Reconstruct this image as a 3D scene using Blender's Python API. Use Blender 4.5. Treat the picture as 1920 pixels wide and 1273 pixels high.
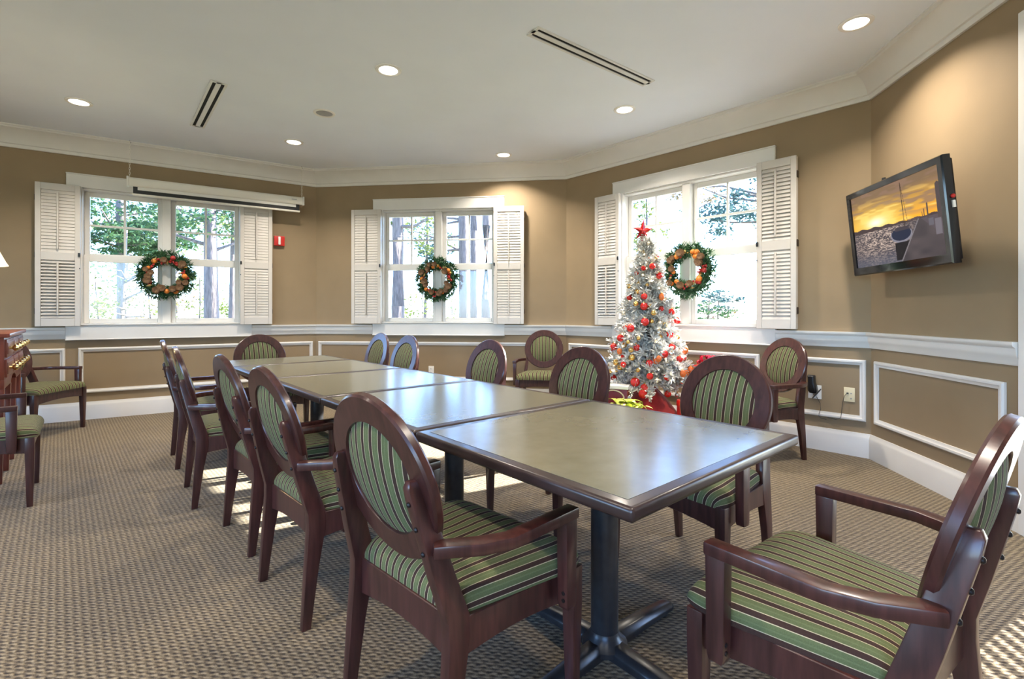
import bpy, bmesh, math, random
import numpy as np
from mathutils import Vector, Matrix
random.seed(7)
for o in list(bpy.data.objects): bpy.data.objects.remove(o)
SC = bpy.context.scene
COL = SC.collection
PI = math.pi

# ------------------------------------------------------------------ camera
CAM_H = 1.15
cam = bpy.data.cameras.new('camera'); cam.sensor_width = 36.0
cam.lens = 36.0*920/1920; cam.shift_y = -49.5/1920; cam.clip_start = 0.02; cam.clip_end = 600
camo = bpy.data.objects.new('camera', cam); COL.objects.link(camo)
camo.location = (0, 0, CAM_H); camo.rotation_euler = (PI/2, 0, 0)
SC.camera = camo

# ------------------------------------------------------------------ world, sun, exposure
SUN_EL = math.radians(30.0); SUN_AZ = Vector((0.874, 0.485, 0)).normalized()   # towards the sun
world = bpy.data.worlds.new('World'); SC.world = world; world.use_nodes = True
wn = world.node_tree; wn.nodes.clear()
sky = wn.nodes.new('ShaderNodeTexSky'); sky.sky_type = 'NISHITA'; sky.sun_disc = False
sky.sun_elevation = SUN_EL; sky.sun_rotation = math.atan2(SUN_AZ.x, SUN_AZ.y)
sky.air_density = 1.0; sky.dust_density = 0.5; sky.ozone_density = 2.0
bg = wn.nodes.new('ShaderNodeBackground'); bg.inputs['Strength'].default_value = 1.15
wo = wn.nodes.new('ShaderNodeOutputWorld')
tint = wn.nodes.new('ShaderNodeMixRGB'); tint.blend_type = 'MULTIPLY'; tint.inputs[0].default_value = 1.0; tint.inputs[2].default_value = (0.74, 0.94, 1.30, 1)
wn.links.new(sky.outputs[0], tint.inputs[1]); wn.links.new(tint.outputs[0], bg.inputs[0]); wn.links.new(bg.outputs[0], wo.inputs[0])
sl = bpy.data.lights.new('sun', 'SUN'); sl.energy = 34.0; sl.angle = math.radians(0.53); sl.color = (1, 0.95, 0.86)
so = bpy.data.objects.new('sun', sl); COL.objects.link(so)
so.rotation_euler = (-Vector((SUN_AZ.x*math.cos(SUN_EL), SUN_AZ.y*math.cos(SUN_EL), math.sin(SUN_EL)))).to_track_quat('-Z', 'Y').to_euler()
so.location = (20, 12, 12)
LAMP_W = 21.0            # radiant power of one recessed lamp
LAMP_COL = (1.0, 0.90, 0.77)
SC.view_settings.view_transform = 'Standard'; SC.view_settings.look = 'None'
SC.view_settings.gamma = 1.0; SC.view_settings.use_curve_mapping = False
SC.view_settings.exposure = 0.5
SC.cycles.use_denoising = True
SC.cycles.sample_clamp_indirect = 6.0

# ------------------------------------------------------------------ materials
def mat(name, col, rough=0.5, metal=0.0, spec=0.5, emit=None, estr=0.0, coat=0.0, sheen=0.0):
    m = bpy.data.materials.new(name); m.use_nodes = True
    b = m.node_tree.nodes['Principled BSDF']
    b.inputs['Base Color'].default_value = (*col, 1); b.inputs['Roughness'].default_value = rough
    b.inputs['Metallic'].default_value = metal; b.inputs['Specular IOR Level'].default_value = spec
    b.inputs['Coat Weight'].default_value = coat; b.inputs['Coat Roughness'].default_value = 0.12
    b.inputs['Sheen Weight'].default_value = sheen
    if emit: b.inputs['Emission Color'].default_value = (*emit, 1); b.inputs['Emission Strength'].default_value = estr
    return m
def N(m, t, **kw):
    n = m.node_tree.nodes.new(t)
    for k, v in kw.items(): setattr(n, k, v)
    return n
def L(m, a, b): m.node_tree.links.new(a, b)
def bsdf(m): return m.node_tree.nodes['Principled BSDF']
def ramp(m, fac, stops, interp='LINEAR'):
    r = N(m, 'ShaderNodeValToRGB'); r.color_ramp.interpolation = interp
    e = r.color_ramp.elements
    while len(e) < len(stops): e.new(0.5)
    for k, (p, c) in enumerate(stops): e[k].position = p; e[k].color = (*c, 1) if len(c) == 3 else c
    L(m, fac, r.inputs[0]); return r.outputs[0]
def math_(m, op, a, b=None):
    n = N(m, 'ShaderNodeMath', operation=op)
    for k, v in enumerate((a, b)):
        if v is None: continue
        if isinstance(v, (int, float)): n.inputs[k].default_value = v
        else: L(m, v, n.inputs[k])
    return n.outputs[0]
def noisy(m, c0, c1, scale, coord='Object', detail=3, stretch=None, bump=0.0, bscale=None, bdist=0.01):
    tc = N(m, 'ShaderNodeTexCoord'); src = tc.outputs[coord]
    if stretch:
        mp = N(m, 'ShaderNodeMapping'); mp.inputs['Scale'].default_value = stretch; L(m, src, mp.inputs[0]); src = mp.outputs[0]
    nz = N(m, 'ShaderNodeTexNoise'); nz.inputs['Scale'].default_value = scale; nz.inputs['Detail'].default_value = detail
    L(m, src, nz.inputs['Vector'])
    L(m, ramp(m, nz.outputs['Fac'], [(0.3, c0), (0.7, c1)]), bsdf(m).inputs['Base Color'])
    if bump:
        nb = nz
        if bscale:
            nb = N(m, 'ShaderNodeTexNoise'); nb.inputs['Scale'].default_value = bscale; L(m, src, nb.inputs['Vector'])
        bp = N(m, 'ShaderNodeBump'); bp.inputs['Strength'].default_value = bump; bp.inputs['Distance'].default_value = bdist
        L(m, nb.outputs['Fac'], bp.inputs['Height']); L(m, bp.outputs[0], bsdf(m).inputs['Normal'])
    return m

M = {}
M['wall'] = noisy(mat('tan_wall', (0.295, 0.215, 0.13), 0.66, spec=0.3), (0.28, 0.205, 0.124), (0.31, 0.227, 0.138), 3, bump=0.15, bscale=260, bdist=0.002)
M['white'] = noisy(mat('white_trim', (0.74, 0.72, 0.69), 0.38), (0.72, 0.70, 0.67), (0.76, 0.74, 0.71), 4)
M['ceiling'] = noisy(mat('ceiling_paint', (0.8, 0.8, 0.8), 0.9, spec=0.1), (0.81, 0.86, 0.93), (0.84, 0.89, 0.96), 2, bump=0.05, bscale=150, bdist=0.002)
M['shutter'] = noisy(mat('shutter_paint', (0.62, 0.58, 0.54), 0.42), (0.60, 0.56, 0.52), (0.64, 0.60, 0.56), 5)
M['wood'] = noisy(mat('mahogany', (0.05, 0.02, 0.017), 0.30, coat=0.25), (0.034, 0.0105, 0.0090), (0.078, 0.0255, 0.0215), 9, stretch=(6, 6, 0.7), detail=5)
M['redwood'] = noisy(mat('red_cherry', (0.2, 0.04, 0.025), 0.3, coat=0.3), (0.13, 0.026, 0.016), (0.24, 0.055, 0.03), 8, stretch=(5, 5, 0.8), detail=5)
M['table_edge'] = noisy(mat('table_edge_wood', (0.04, 0.022, 0.02), 0.33, coat=0.2), (0.022, 0.012, 0.012), (0.042, 0.022, 0.020), 12)
M['table_top'] = noisy(mat('table_laminate', (0.17, 0.165, 0.11), 0.2, spec=0.6), (0.155, 0.15, 0.10), (0.19, 0.18, 0.125), 14, detail=6)
M['black_steel'] = noisy(mat('black_steel', (0.02, 0.02, 0.022), 0.32, spec=0.5), (0.016, 0.016, 0.018), (0.028, 0.028, 0.03), 30)
M['black'] = mat('black_plastic', (0.012, 0.012, 0.014), 0.35)
M['gloss_black'] = mat('glossy_bezel', (0.008, 0.008, 0.010), 0.09, spec=0.4, coat=0.0)
M['slot'] = mat('dark_slot', (0.008, 0.008, 0.008), 0.9)
M['brass'] = mat('brass', (0.85, 0.62, 0.25), 0.22, metal=1.0)
M['bolt'] = mat('bolt_head', (0.03, 0.025, 0.025), 0.35, metal=0.6)
M['hinge'] = mat('dark_hinge', (0.05, 0.035, 0.03), 0.4, metal=0.7)
M['ivory'] = mat('ivory_plastic', (0.78, 0.68, 0.45), 0.4)
M['plate_white'] = mat('white_plastic', (0.82, 0.8, 0.76), 0.35)
M['lens'] = mat('lamp_lens', (0.9, 0.88, 0.82), 0.4, emit=(1.0, 0.93, 0.78), estr=6.0)
M['grille'] = mat('speaker_grille', (0.32, 0.32, 0.32), 0.6)
M['vent'] = mat('vent_metal', (0.72, 0.72, 0.70), 0.5)
M['screen_case'] = mat('screen_case', (0.80, 0.77, 0.70), 0.35)
M['alarm_red'] = mat('alarm_red', (0.55, 0.02, 0.015), 0.35)
M['cloth_red'] = noisy(mat('red_velvet', (0.3, 0.008, 0.012), 0.9, sheen=0.6), (0.34, 0.008, 0.014), (0.50, 0.016, 0.022), 18)
M['gift_red'] = mat('gift_red', (0.6, 0.02, 0.02), 0.3)
M['gift_dark'] = mat('gift_dark_red', (0.18, 0.012, 0.018), 0.35)
M['gift_cream'] = noisy(mat('gift_cream', (0.65, 0.55, 0.4), 0.5), (0.5, 0.4, 0.25), (0.75, 0.66, 0.5), 25)
M['bow'] = mat('bow_foil', (0.75, 0.03, 0.08), 0.2, metal=0.3)
M['star'] = mat('red_star', (0.45, 0.012, 0.012), 0.25, metal=0.3)
M['orn_red'] = mat('ornament_red', (0.65, 0.015, 0.012), 0.18, coat=0.5)
M['orn_gold'] = mat('ornament_gold', (0.85, 0.55, 0.18), 0.2, metal=0.9)
M['orn_orange'] = mat('ornament_orange', (0.75, 0.16, 0.03), 0.25, coat=0.4)
M['orn_silver'] = mat('ornament_silver', (0.8, 0.8, 0.82), 0.15, metal=1.0)
M['bulb'] = mat('warm_bulb', (1, 0.9, 0.7), 0.3, emit=(1.0, 0.78, 0.45), estr=5.0)
M['cord'] = mat('cord', (0.05, 0.05, 0.05), 0.6)
M['flock'] = noisy(mat('flocked_needles', (0.7, 0.7, 0.68), 0.85), (0.42, 0.40, 0.34), (0.90, 0.89, 0.87), 26, detail=2)
M['bark'] = noisy(mat('bark', (0.18, 0.13, 0.10), 0.9), (0.10, 0.08, 0.075), (0.20, 0.16, 0.15), 9, stretch=(3, 3, 0.6), bump=0.6, bdist=0.03)
M['wreath_green'] = noisy(mat('wreath_needles', (0.03, 0.10, 0.05), 0.6), (0.015, 0.07, 0.035), (0.07, 0.17, 0.06), 30)
M['cone'] = noisy(mat('pine_cone', (0.14, 0.07, 0.035), 0.7), (0.09, 0.04, 0.02), (0.22, 0.12, 0.05), 60)
M['fruit_orange'] = mat('orange_fruit', (0.75, 0.22, 0.03), 0.4)
M['fruit_red'] = mat('red_berry', (0.42, 0.03, 0.025), 0.3)
M['gold_leaf'] = mat('gold_leaf', (0.6, 0.42, 0.16), 0.4, metal=0.4)
M['poinsettia'] = noisy(mat('poinsettia_leaf', (0.55, 0.6, 0.1), 0.5), (0.42, 0.52, 0.06), (0.68, 0.68, 0.16), 12)
M['pot_foil'] = mat('pot_foil', (0.2, 0.25, 0.08), 0.3, metal=0.5)
M['shade'] = mat('lamp_shade', (0.8, 0.74, 0.55), 0.8, emit=(1.0, 0.85, 0.5), estr=0.8)
M['grass'] = noisy(mat('lawn', (0.3, 0.3, 0.16), 0.95, spec=0.1), (0.22, 0.24, 0.10), (0.42, 0.38, 0.24), 0.6)
M['concrete'] = noisy(mat('stone_step', (0.4, 0.38, 0.35), 0.9), (0.36, 0.34, 0.31), (0.45, 0.43, 0.4), 6)
def leafmat(name, a, b):
    m = noisy(mat(name, a, 0.6, spec=0.3), a, b, 1.2, detail=4)
    t = N(m, 'ShaderNodeBsdfTranslucent'); t.inputs[0].default_value = (*b, 1)
    mx = N(m, 'ShaderNodeMixShader'); mx.inputs[0].default_value = 0.4
    out = [n for n in m.node_tree.nodes if n.type == 'OUTPUT_MATERIAL'][0]
    L(m, bsdf(m).outputs[0], mx.inputs[1]); L(m, t.outputs[0], mx.inputs[2]); L(m, mx.outputs[0], out.inputs[0])
    return m
M['leaf_pine'] = leafmat('pine_foliage', (0.012, 0.045, 0.018), (0.05, 0.11, 0.04))
M['leaf_light'] = leafmat('light_foliage', (0.05, 0.085, 0.015), (0.16, 0.19, 0.05))
M['leaf_blue'] = leafmat('blue_foliage', (0.012, 0.04, 0.04), (0.05, 0.10, 0.10))
M['leaf_brown'] = leafmat('dry_foliage', (0.10, 0.065, 0.03), (0.20, 0.15, 0.07))
def glassmat():
    m = bpy.data.materials.new('window_glass'); m.use_nodes = True; nt = m.node_tree; nt.nodes.clear()
    o = nt.nodes.new('ShaderNodeOutputMaterial'); t = nt.nodes.new('ShaderNodeBsdfTransparent'); t.inputs[0].default_value = (0.96, 0.98, 0.98, 1)
    g = nt.nodes.new('ShaderNodeBsdfGlossy'); g.inputs['Roughness'].default_value = 0.02
    fr = nt.nodes.new('ShaderNodeFresnel'); fr.inputs[0].default_value = 1.45
    mx = nt.nodes.new('ShaderNodeMixShader')
    nt.links.new(fr.outputs[0], mx.inputs[0]); nt.links.new(t.outputs[0], mx.inputs[1]); nt.links.new(g.outputs[0], mx.inputs[2]); nt.links.new(mx.outputs[0], o.inputs[0])
    return m
M['glass'] = glassmat()
def stripemat():
    m = mat('striped_fabric', (0.2, 0.25, 0.13), 0.85, spec=0.15, sheen=0.03)
    uv = N(m, 'ShaderNodeUVMap'); sx = N(m, 'ShaderNodeSeparateXYZ'); L(m, uv.outputs[0], sx.inputs[0])
    fr = math_(m, 'FRACT', math_(m, 'ADD', math_(m, 'MULTIPLY', sx.outputs[0], 1/0.040), 0.82))
    cream = (0.50, 0.42, 0.26); brown = (0.050, 0.026, 0.020); green = (0.115, 0.134, 0.058); green2 = (0.140, 0.160, 0.073)
    c = ramp(m, fr, [(0.0, cream), (0.045, brown), (0.37, cream), (0.415, green), (0.64, green2), (0.72, green)], 'CONSTANT')
    nz = N(m, 'ShaderNodeTexNoise'); nz.inputs['Scale'].default_value = 420
    tc = N(m, 'ShaderNodeTexCoord'); L(m, tc.outputs['Object'], nz.inputs['Vector'])
    mx = N(m, 'ShaderNodeMixRGB', blend_type='MULTIPLY'); mx.inputs[0].default_value = 0.35
    L(m, c, mx.inputs[1]); L(m, ramp(m, nz.outputs['Fac'], [(0.3, (0.6, 0.6, 0.6)), (0.7, (1.25, 1.25, 1.25))]), mx.inputs[2])
    L(m, mx.outputs[0], bsdf(m).inputs['Base Color'])
    bp = N(m, 'ShaderNodeBump'); bp.inputs['Strength'].default_value = 0.25; bp.inputs['Distance'].default_value = 0.002
    L(m, nz.outputs['Fac'], bp.inputs['Height']); L(m, bp.outputs[0], bsdf(m).inputs['Normal'])
    return m
M['stripe'] = stripemat()
def carpetmat():
    m = mat('woven_carpet', (0.3, 0.25, 0.18), 0.97, spec=0.08, sheen=0.15)
    tc = N(m, 'ShaderNodeTexCoord'); mp = N(m, 'ShaderNodeMapping'); mp.inputs['Rotation'].default_value = (0, 0, math.radians(8))
    L(m, tc.outputs['Object'], mp.inputs[0])
    nw = N(m, 'ShaderNodeTexNoise'); nw.inputs['Scale'].default_value = 52; L(m, mp.outputs[0], nw.inputs['Vector'])
    sx = N(m, 'ShaderNodeSeparateXYZ'); L(m, mp.outputs[0], sx.inputs[0])
    wob = math_(m, 'MULTIPLY', math_(m, 'SUBTRACT', nw.outputs['Fac'], 0.5), 3.0)
    a = math_(m, 'SINE', math_(m, 'ADD', math_(m, 'MULTIPLY', sx.outputs[0], 2*PI/0.038), wob))
    row = math_(m, 'SINE', math_(m, 'ADD', math_(m, 'ADD', math_(m, 'MULTIPLY', sx.outputs[1], 2*PI/0.0155), math_(m, 'MULTIPLY', a, 0.7)), wob))
    b = math_(m, 'SINE', math_(m, 'ADD', math_(m, 'MULTIPLY', sx.outputs[1], 2*PI/0.031), wob))
    p = math_(m, 'ADD', math_(m, 'MULTIPLY', row, 0.55), math_(m, 'MULTIPLY', math_(m, 'MULTIPLY', a, b), 0.75))
    fine = N(m, 'ShaderNodeTexNoise'); fine.inputs['Scale'].default_value = 330; fine.inputs['Detail'].default_value = 2; L(m, mp.outputs[0], fine.inputs['Vector'])
    v = math_(m, 'ADD', math_(m, 'MULTIPLY', p, 0.36), math_(m, 'ADD', math_(m, 'MULTIPLY', math_(m, 'SUBTRACT', fine.outputs['Fac'], 0.5), 0.9), 0.5))
    c = ramp(m, v, [(0.12, (0.028, 0.019, 0.014)), (0.40, (0.125, 0.094, 0.058)), (0.62, (0.235, 0.183, 0.114)), (0.90, (0.38, 0.31, 0.205))])
    big = N(m, 'ShaderNodeTexNoise'); big.inputs['Scale'].default_value = 1.3; L(m, tc.outputs['Object'], big.inputs['Vector'])
    mx = N(m, 'ShaderNodeMixRGB', blend_type='MULTIPLY'); mx.inputs[0].default_value = 0.6
    L(m, c, mx.inputs[1]); L(m, ramp(m, big.outputs['Fac'], [(0.35, (0.82, 0.82, 0.84)), (0.65, (1.08, 1.06, 1.02))]), mx.inputs[2])
    L(m, mx.outputs[0], bsdf(m).inputs['Base Color'])
    bp = N(m, 'ShaderNodeBump'); bp.inputs['Strength'].default_value = 0.6; bp.inputs['Distance'].default_value = 0.006
    L(m, v, bp.inputs['Height']); L(m, bp.outputs[0], bsdf(m).inputs['Normal'])
    return m
M['carpet'] = carpetmat()

# ------------------------------------------------------------------ mesh helpers
class MB:
    def __init__(s): s.v = []; s.f = []; s.uv = {}
    def add(s, vs, fs):
        b = len(s.v); s.v += [tuple(v) for v in vs]; s.f += [tuple(b+i for i in f) for f in fs]; return s
    def box(s, x0, x1, y0, y1, z0, z1, mx=None):
        vs = [(x, y, z) for x in (x0, x1) for y in (y0, y1) for z in (z0, z1)]
        if mx is not None: vs = [mx @ Vector(v) for v in vs]
        return s.add(vs, [(0, 1, 3, 2), (4, 6, 7, 5), (0, 4, 5, 1), (2, 3, 7, 6), (0, 2, 6, 4), (1, 5, 7, 3)])
    def loft(s, rings, caps=True, closed=False):
        n = len(rings[0]); b = len(s.v)
        for r in rings: s.v += [tuple(p) for p in r]
        R = len(rings)
        for i in range(R if closed else R-1):
            for j in range(n):
                a0 = b+i*n+j; a1 = b+i*n+(j+1) % n; i2 = (i+1) % R
                s.f.append((a0, a1, b+i2*n+(j+1) % n, b+i2*n+j))
        if caps and not closed:
            s.f.append(tuple(b+j for j in reversed(range(n)))); s.f.append(tuple(b+(R-1)*n+j for j in range(n)))
        return s
    def tube(s, pts, r, seg=8, caps=True):
        pts = [Vector(p) for p in pts]; rings = []
        rr = r if isinstance(r, (list, tuple)) else [r]*len(pts)
        up = Vector((0, 0, 1))
        for i, p in enumerate(pts):
            t = (pts[min(i+1, len(pts)-1)]-pts[max(i-1, 0)]).normalized()
            a = t.cross(up)
            if a.length < 1e-3: a = t.cross(Vector((1, 0, 0)))
            a.normalize(); c = a.cross(t)
            rings.append([p+a*math.cos(2*PI*j/seg)*rr[i]+c*math.sin(2*PI*j/seg)*rr[i] for j in range(seg)])
        return s.loft(rings, caps)
    def lathe(s, prof, seg=24, c=(0, 0, 0), caps=True):
        return s.loft([[(c[0]+r*math.cos(2*PI*j/seg), c[1]+r*math.sin(2*PI*j/seg), c[2]+z) for j in range(seg)] for r, z in prof], caps)
    def prism(s, poly, y0, y1):           # polygon in xz, extruded along y
        n = len(poly)
        return s.add([(x, y0, z) for x, z in poly]+[(x, y1, z) for x, z in poly],
                     [tuple(range(n)), tuple(range(2*n-1, n-1, -1))]+[(i, n+i, n+(i+1) % n, (i+1) % n) for i in range(n)])
    def ball(s, c, r, seg=12, sz=1.0):
        k = max(5, seg//2)
        return s.lathe([(max(r*math.sin(PI*i/k), 1e-4), -r*sz*math.cos(PI*i/k)) for i in range(k+1)], seg, c)
    def mesh(s, name, m, bevel=0.0, seg=2, smooth=False, ang=35):
        me = bpy.data.meshes.new(name); me.from_pydata(s.v, [], s.f)
        bm = bmesh.new(); bm.from_mesh(me)
        bmesh.ops.recalc_face_normals(bm, faces=bm.faces)
        if bevel:
            ed = [e for e in bm.edges if len(e.link_faces) == 2 and e.calc_face_angle(0) > math.radians(ang)]
            bmesh.ops.bevel(bm, geom=ed, offset=bevel, segments=seg, profile=0.6, affect='EDGES', clamp_overlap=True)
        bm.to_mesh(me); bm.free()
        if m is not None: me.materials.append(m if not isinstance(m, str) else M[m])
        if smooth or bevel:
            me.polygons.foreach_set('use_smooth', [True]*len(me.polygons))
            me.set_sharp_from_angle(angle=math.radians(smooth if smooth not in (True, False) else 40))
        return me
    def build(s, name, m, parent=None, loc=None, rz=0, **kw):
        return link(name, s.mesh(name, m, **kw), parent, loc, rz)
def link(name, me, parent=None, loc=None, rz=0):
    o = bpy.data.objects.new(name, me); COL.objects.link(o)
    if parent: o.parent = parent
    if loc is not None: o.location = loc
    if rz: o.rotation_euler = (0, 0, rz)
    return o
def empty(name, loc=(0, 0, 0), rz=0):
    o = bpy.data.objects.new(name, None); o.empty_display_size = 0.1; COL.objects.link(o); o.location = loc; o.rotation_euler = (0, 0, rz); return o
def tag(o, label, cat, group=None):
    o['label'] = label; o['category'] = cat
    if group: o['group'] = group
    return o
def struct(o, label=None):
    o['kind'] = 'structure'
    if label: o['label'] = label
    return o
def copy_tree(o, parent=None):
    c = o.copy(); COL.objects.link(c)
    if parent: c.parent = parent
    for ch in list(o.children): copy_tree(ch, c)
    return c

# ------------------------------------------------------------------ the room
CEIL = 3.04
P = [Vector(p) for p in [(-6.85, 3.87), (-2.625, 6.58), (0.686, 6.188), (2.84, 3.88), (1.86, -3.5), (-6.85, -3.5)]]
SIDE = ['left', 'center', 'right', 'far_right', 'rear', 'far_left']
NW = len(P)
WD = []; WL = []; WA = []
for i in range(NW):
    d = P[(i+1) % NW]-P[i]; WL.append(d.length); d.normalize(); WD.append(d); WA.append(math.atan2(d.y, d.x))
S0 = 3.0188708 - (P[1]-P[0]).length          # left-wall distances below are measured from x=-5.166
def wl(i, s, off=0.0, z=0.0):
    """world point: s along wall i, off into the room"""
    if i == 0: s -= S0
    d = WD[i]; n = Vector((d.y, -d.x)); p = P[i]+d*s+n*off
    return Vector((p.x, p.y, z))
def ws(i, s): return s-S0 if i == 0 else s
def turn(i):    # half-angle tangent at the corner where wall i starts
    a = WD[i-1].angle(WD[i]); return math.tan(a/2)
THICK = 0.16
def wall_mesh(i, holes):
    Ln = WL[i]; mb = MB(); e = 0.12
    holes = sorted(holes); x = -e
    for (a, b, z0, z1) in holes:
        mb.box(x, a, 0, THICK, 0, CEIL)
        if z0 > 0: mb.box(a, b, 0, THICK, 0, z0)
        mb.box(a, b, 0, THICK, z1, CEIL); x = b
    mb.box(x, Ln+e, 0, THICK, 0, CEIL)
    return struct(mb.build('wall_'+SIDE[i], 'wall', None, (P[i].x, P[i].y, 0), WA[i]))
WC = {0: 1.375, 1: 1.675, 2: 1.590}         # window centres along their walls
HALF = 0.755
HZ0, HZ1 = 1.02, 2.50
DOOR = (1.465, 2.50, 2.58)
wall_mesh(0, [(ws(0, WC[0])-HALF, ws(0, WC[0])+HALF, HZ0, HZ1)])
wall_mesh(1, [(WC[1]-HALF, WC[1]+HALF, HZ0, HZ1)])
wall_mesh(2, [(WC[2]-HALF, WC[2]+HALF, HZ0, HZ1)])
wall_mesh(3, [(DOOR[0], DOOR[1], 0, DOOR[2])])
wall_mesh(4, [(0.9, 3.6, 0.5, 2.6), (4.6, 7.3, 0.5, 2.6)])  # unseen rear openings, added to let soft daylight into the room
wall_mesh(5, [(1.2, 3.6, 0.5, 2.6)])  # another unseen opening added to bring in daylight

def slab(name, z0, z1, m, grow):
    c = sum(P, Vector((0, 0)))/NW
    pts = [p+(p-c).normalized()*grow for p in P]
    mb = MB(); n = NW
    mb.add([(p.x, p.y, z0) for p in pts]+[(p.x, p.y, z1) for p in pts],
           [tuple(range(n)), tuple(range(2*n-1, n-1, -1))]+[(i, n+i, n+(i+1) % n, (i+1) % n) for i in range(n)])
    return struct(mb.build(name, m))
slab('floor', -0.25, 0.0, 'carpet', 0.2)
slab('ceiling', CEIL, CEIL+0.2, 'ceiling', 0.35)

def run(i, prof, sa, sb, name, m='white', bev=0.0, smooth=False):
    """profile [(off,z)...] swept along wall i; sa/sb None = mitred into the corner"""
    ta = turn(i) if sa is None else 0; tb = turn((i+1) % NW) if sb is None else 0
    a = 0 if sa is None else ws(i, sa); b = WL[i] if sb is None else ws(i, sb)
    r0 = [(a+o*ta, -o, z) for o, z in prof]; r1 = [(b-o*tb, -o, z) for o, z in prof]
    return struct(MB().loft([r0, r1]).build(name, m, None, (P[i].x, P[i].y, 0), WA[i], bevel=bev, smooth=smooth))
BASE = [(0, 0), (0.022, 0), (0.022, 0.150), (0.018, 0.165), (0.012, 0.178), (0.010, 0.190), (0, 0.190)]
RAIL = [(0, 0.872), (0.012, 0.872), (0.018, 0.885), (0.020, 0.905), (0.030, 0.918), (0.034, 0.935), (0.036, 0.965), (0.050, 0.975), (0.054, 0.985), (0.054, 0.998), (0, 0.998)]
CROWN = [(0, 2.835), (0.018, 2.835), (0.022, 2.842), (0.022, 2.868), (0.034, 2.874)]
for k in range(7):
    t = k/6*PI/2
    CROWN.append((0.034+0.100*(1-math.cos(t))*0.55+0.100*(t/(PI/2))*0.45, 2.874+0.132*math.sin(t)*0.6+0.132*(t/(PI/2))*0.4))
CROWN += [(0.140, 3.008), (0.140, 3.022), (0.152, 3.028), (0.152, CEIL+0.002), (0, CEIL+0.002)]
nt_ = 0
def trim(*a, **k):
    global nt_; nt_ += 1; return run(*a, name='trim_%d' % nt_, **k)
for i in range(NW):
    if i == 3:
        run(3, BASE, None, 1.335, 'baseboard_far_right', smooth=True); run(3, BASE, DOOR[1]+0.13, None, 'baseboard_near_right', smooth=True)
    else: run(i, BASE, None, None, 'baseboard_'+SIDE[i], smooth=True)
    trim(i, CROWN, None, None, smooth=True)
for i in (0, 1, 2):
    trim(i, RAIL, None, WC[i]-0.875, smooth=True); trim(i, RAIL, WC[i]+0.875, None, smooth=True)
trim(3, RAIL, None, 1.335, smooth=True)
# the end block where the rail meets the door casing
def panel_frame(i, a, b, z0=0.285, z1=0.775, w=0.042):
    global nt_; nt_ += 1
    prof = [(0, 0), (0, 0.012), (0.008, 0.020), (0.020, 0.020), (0.030, 0.012), (w, 0.010), (w, 0)]   # (inset, off)
    a = ws(i, a); b = ws(i, b); rings = []
    for (sx, sz) in ((0, 0), (1, 0), (1, 1), (0, 1)):
        rings.append([((a+t if sx == 0 else b-t), -o, (z0+t if sz == 0 else z1-t)) for t, o in prof])
    return struct(MB().loft(rings, closed=True).build('trim_%d' % nt_, 'white', None, (P[i].x, P[i].y, 0), WA[i], smooth=30))
panel_frame(0, -1.2, 0.02); panel_frame(0, 0.24-0.1, 0.495); panel_frame(0, 0.60, 2.975)
panel_frame(1, 0.035, 3.285); panel_frame(2, 0.045, 2.32); panel_frame(2, 2.42, 3.125); panel_frame(3, 0.06, 1.235)

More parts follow.
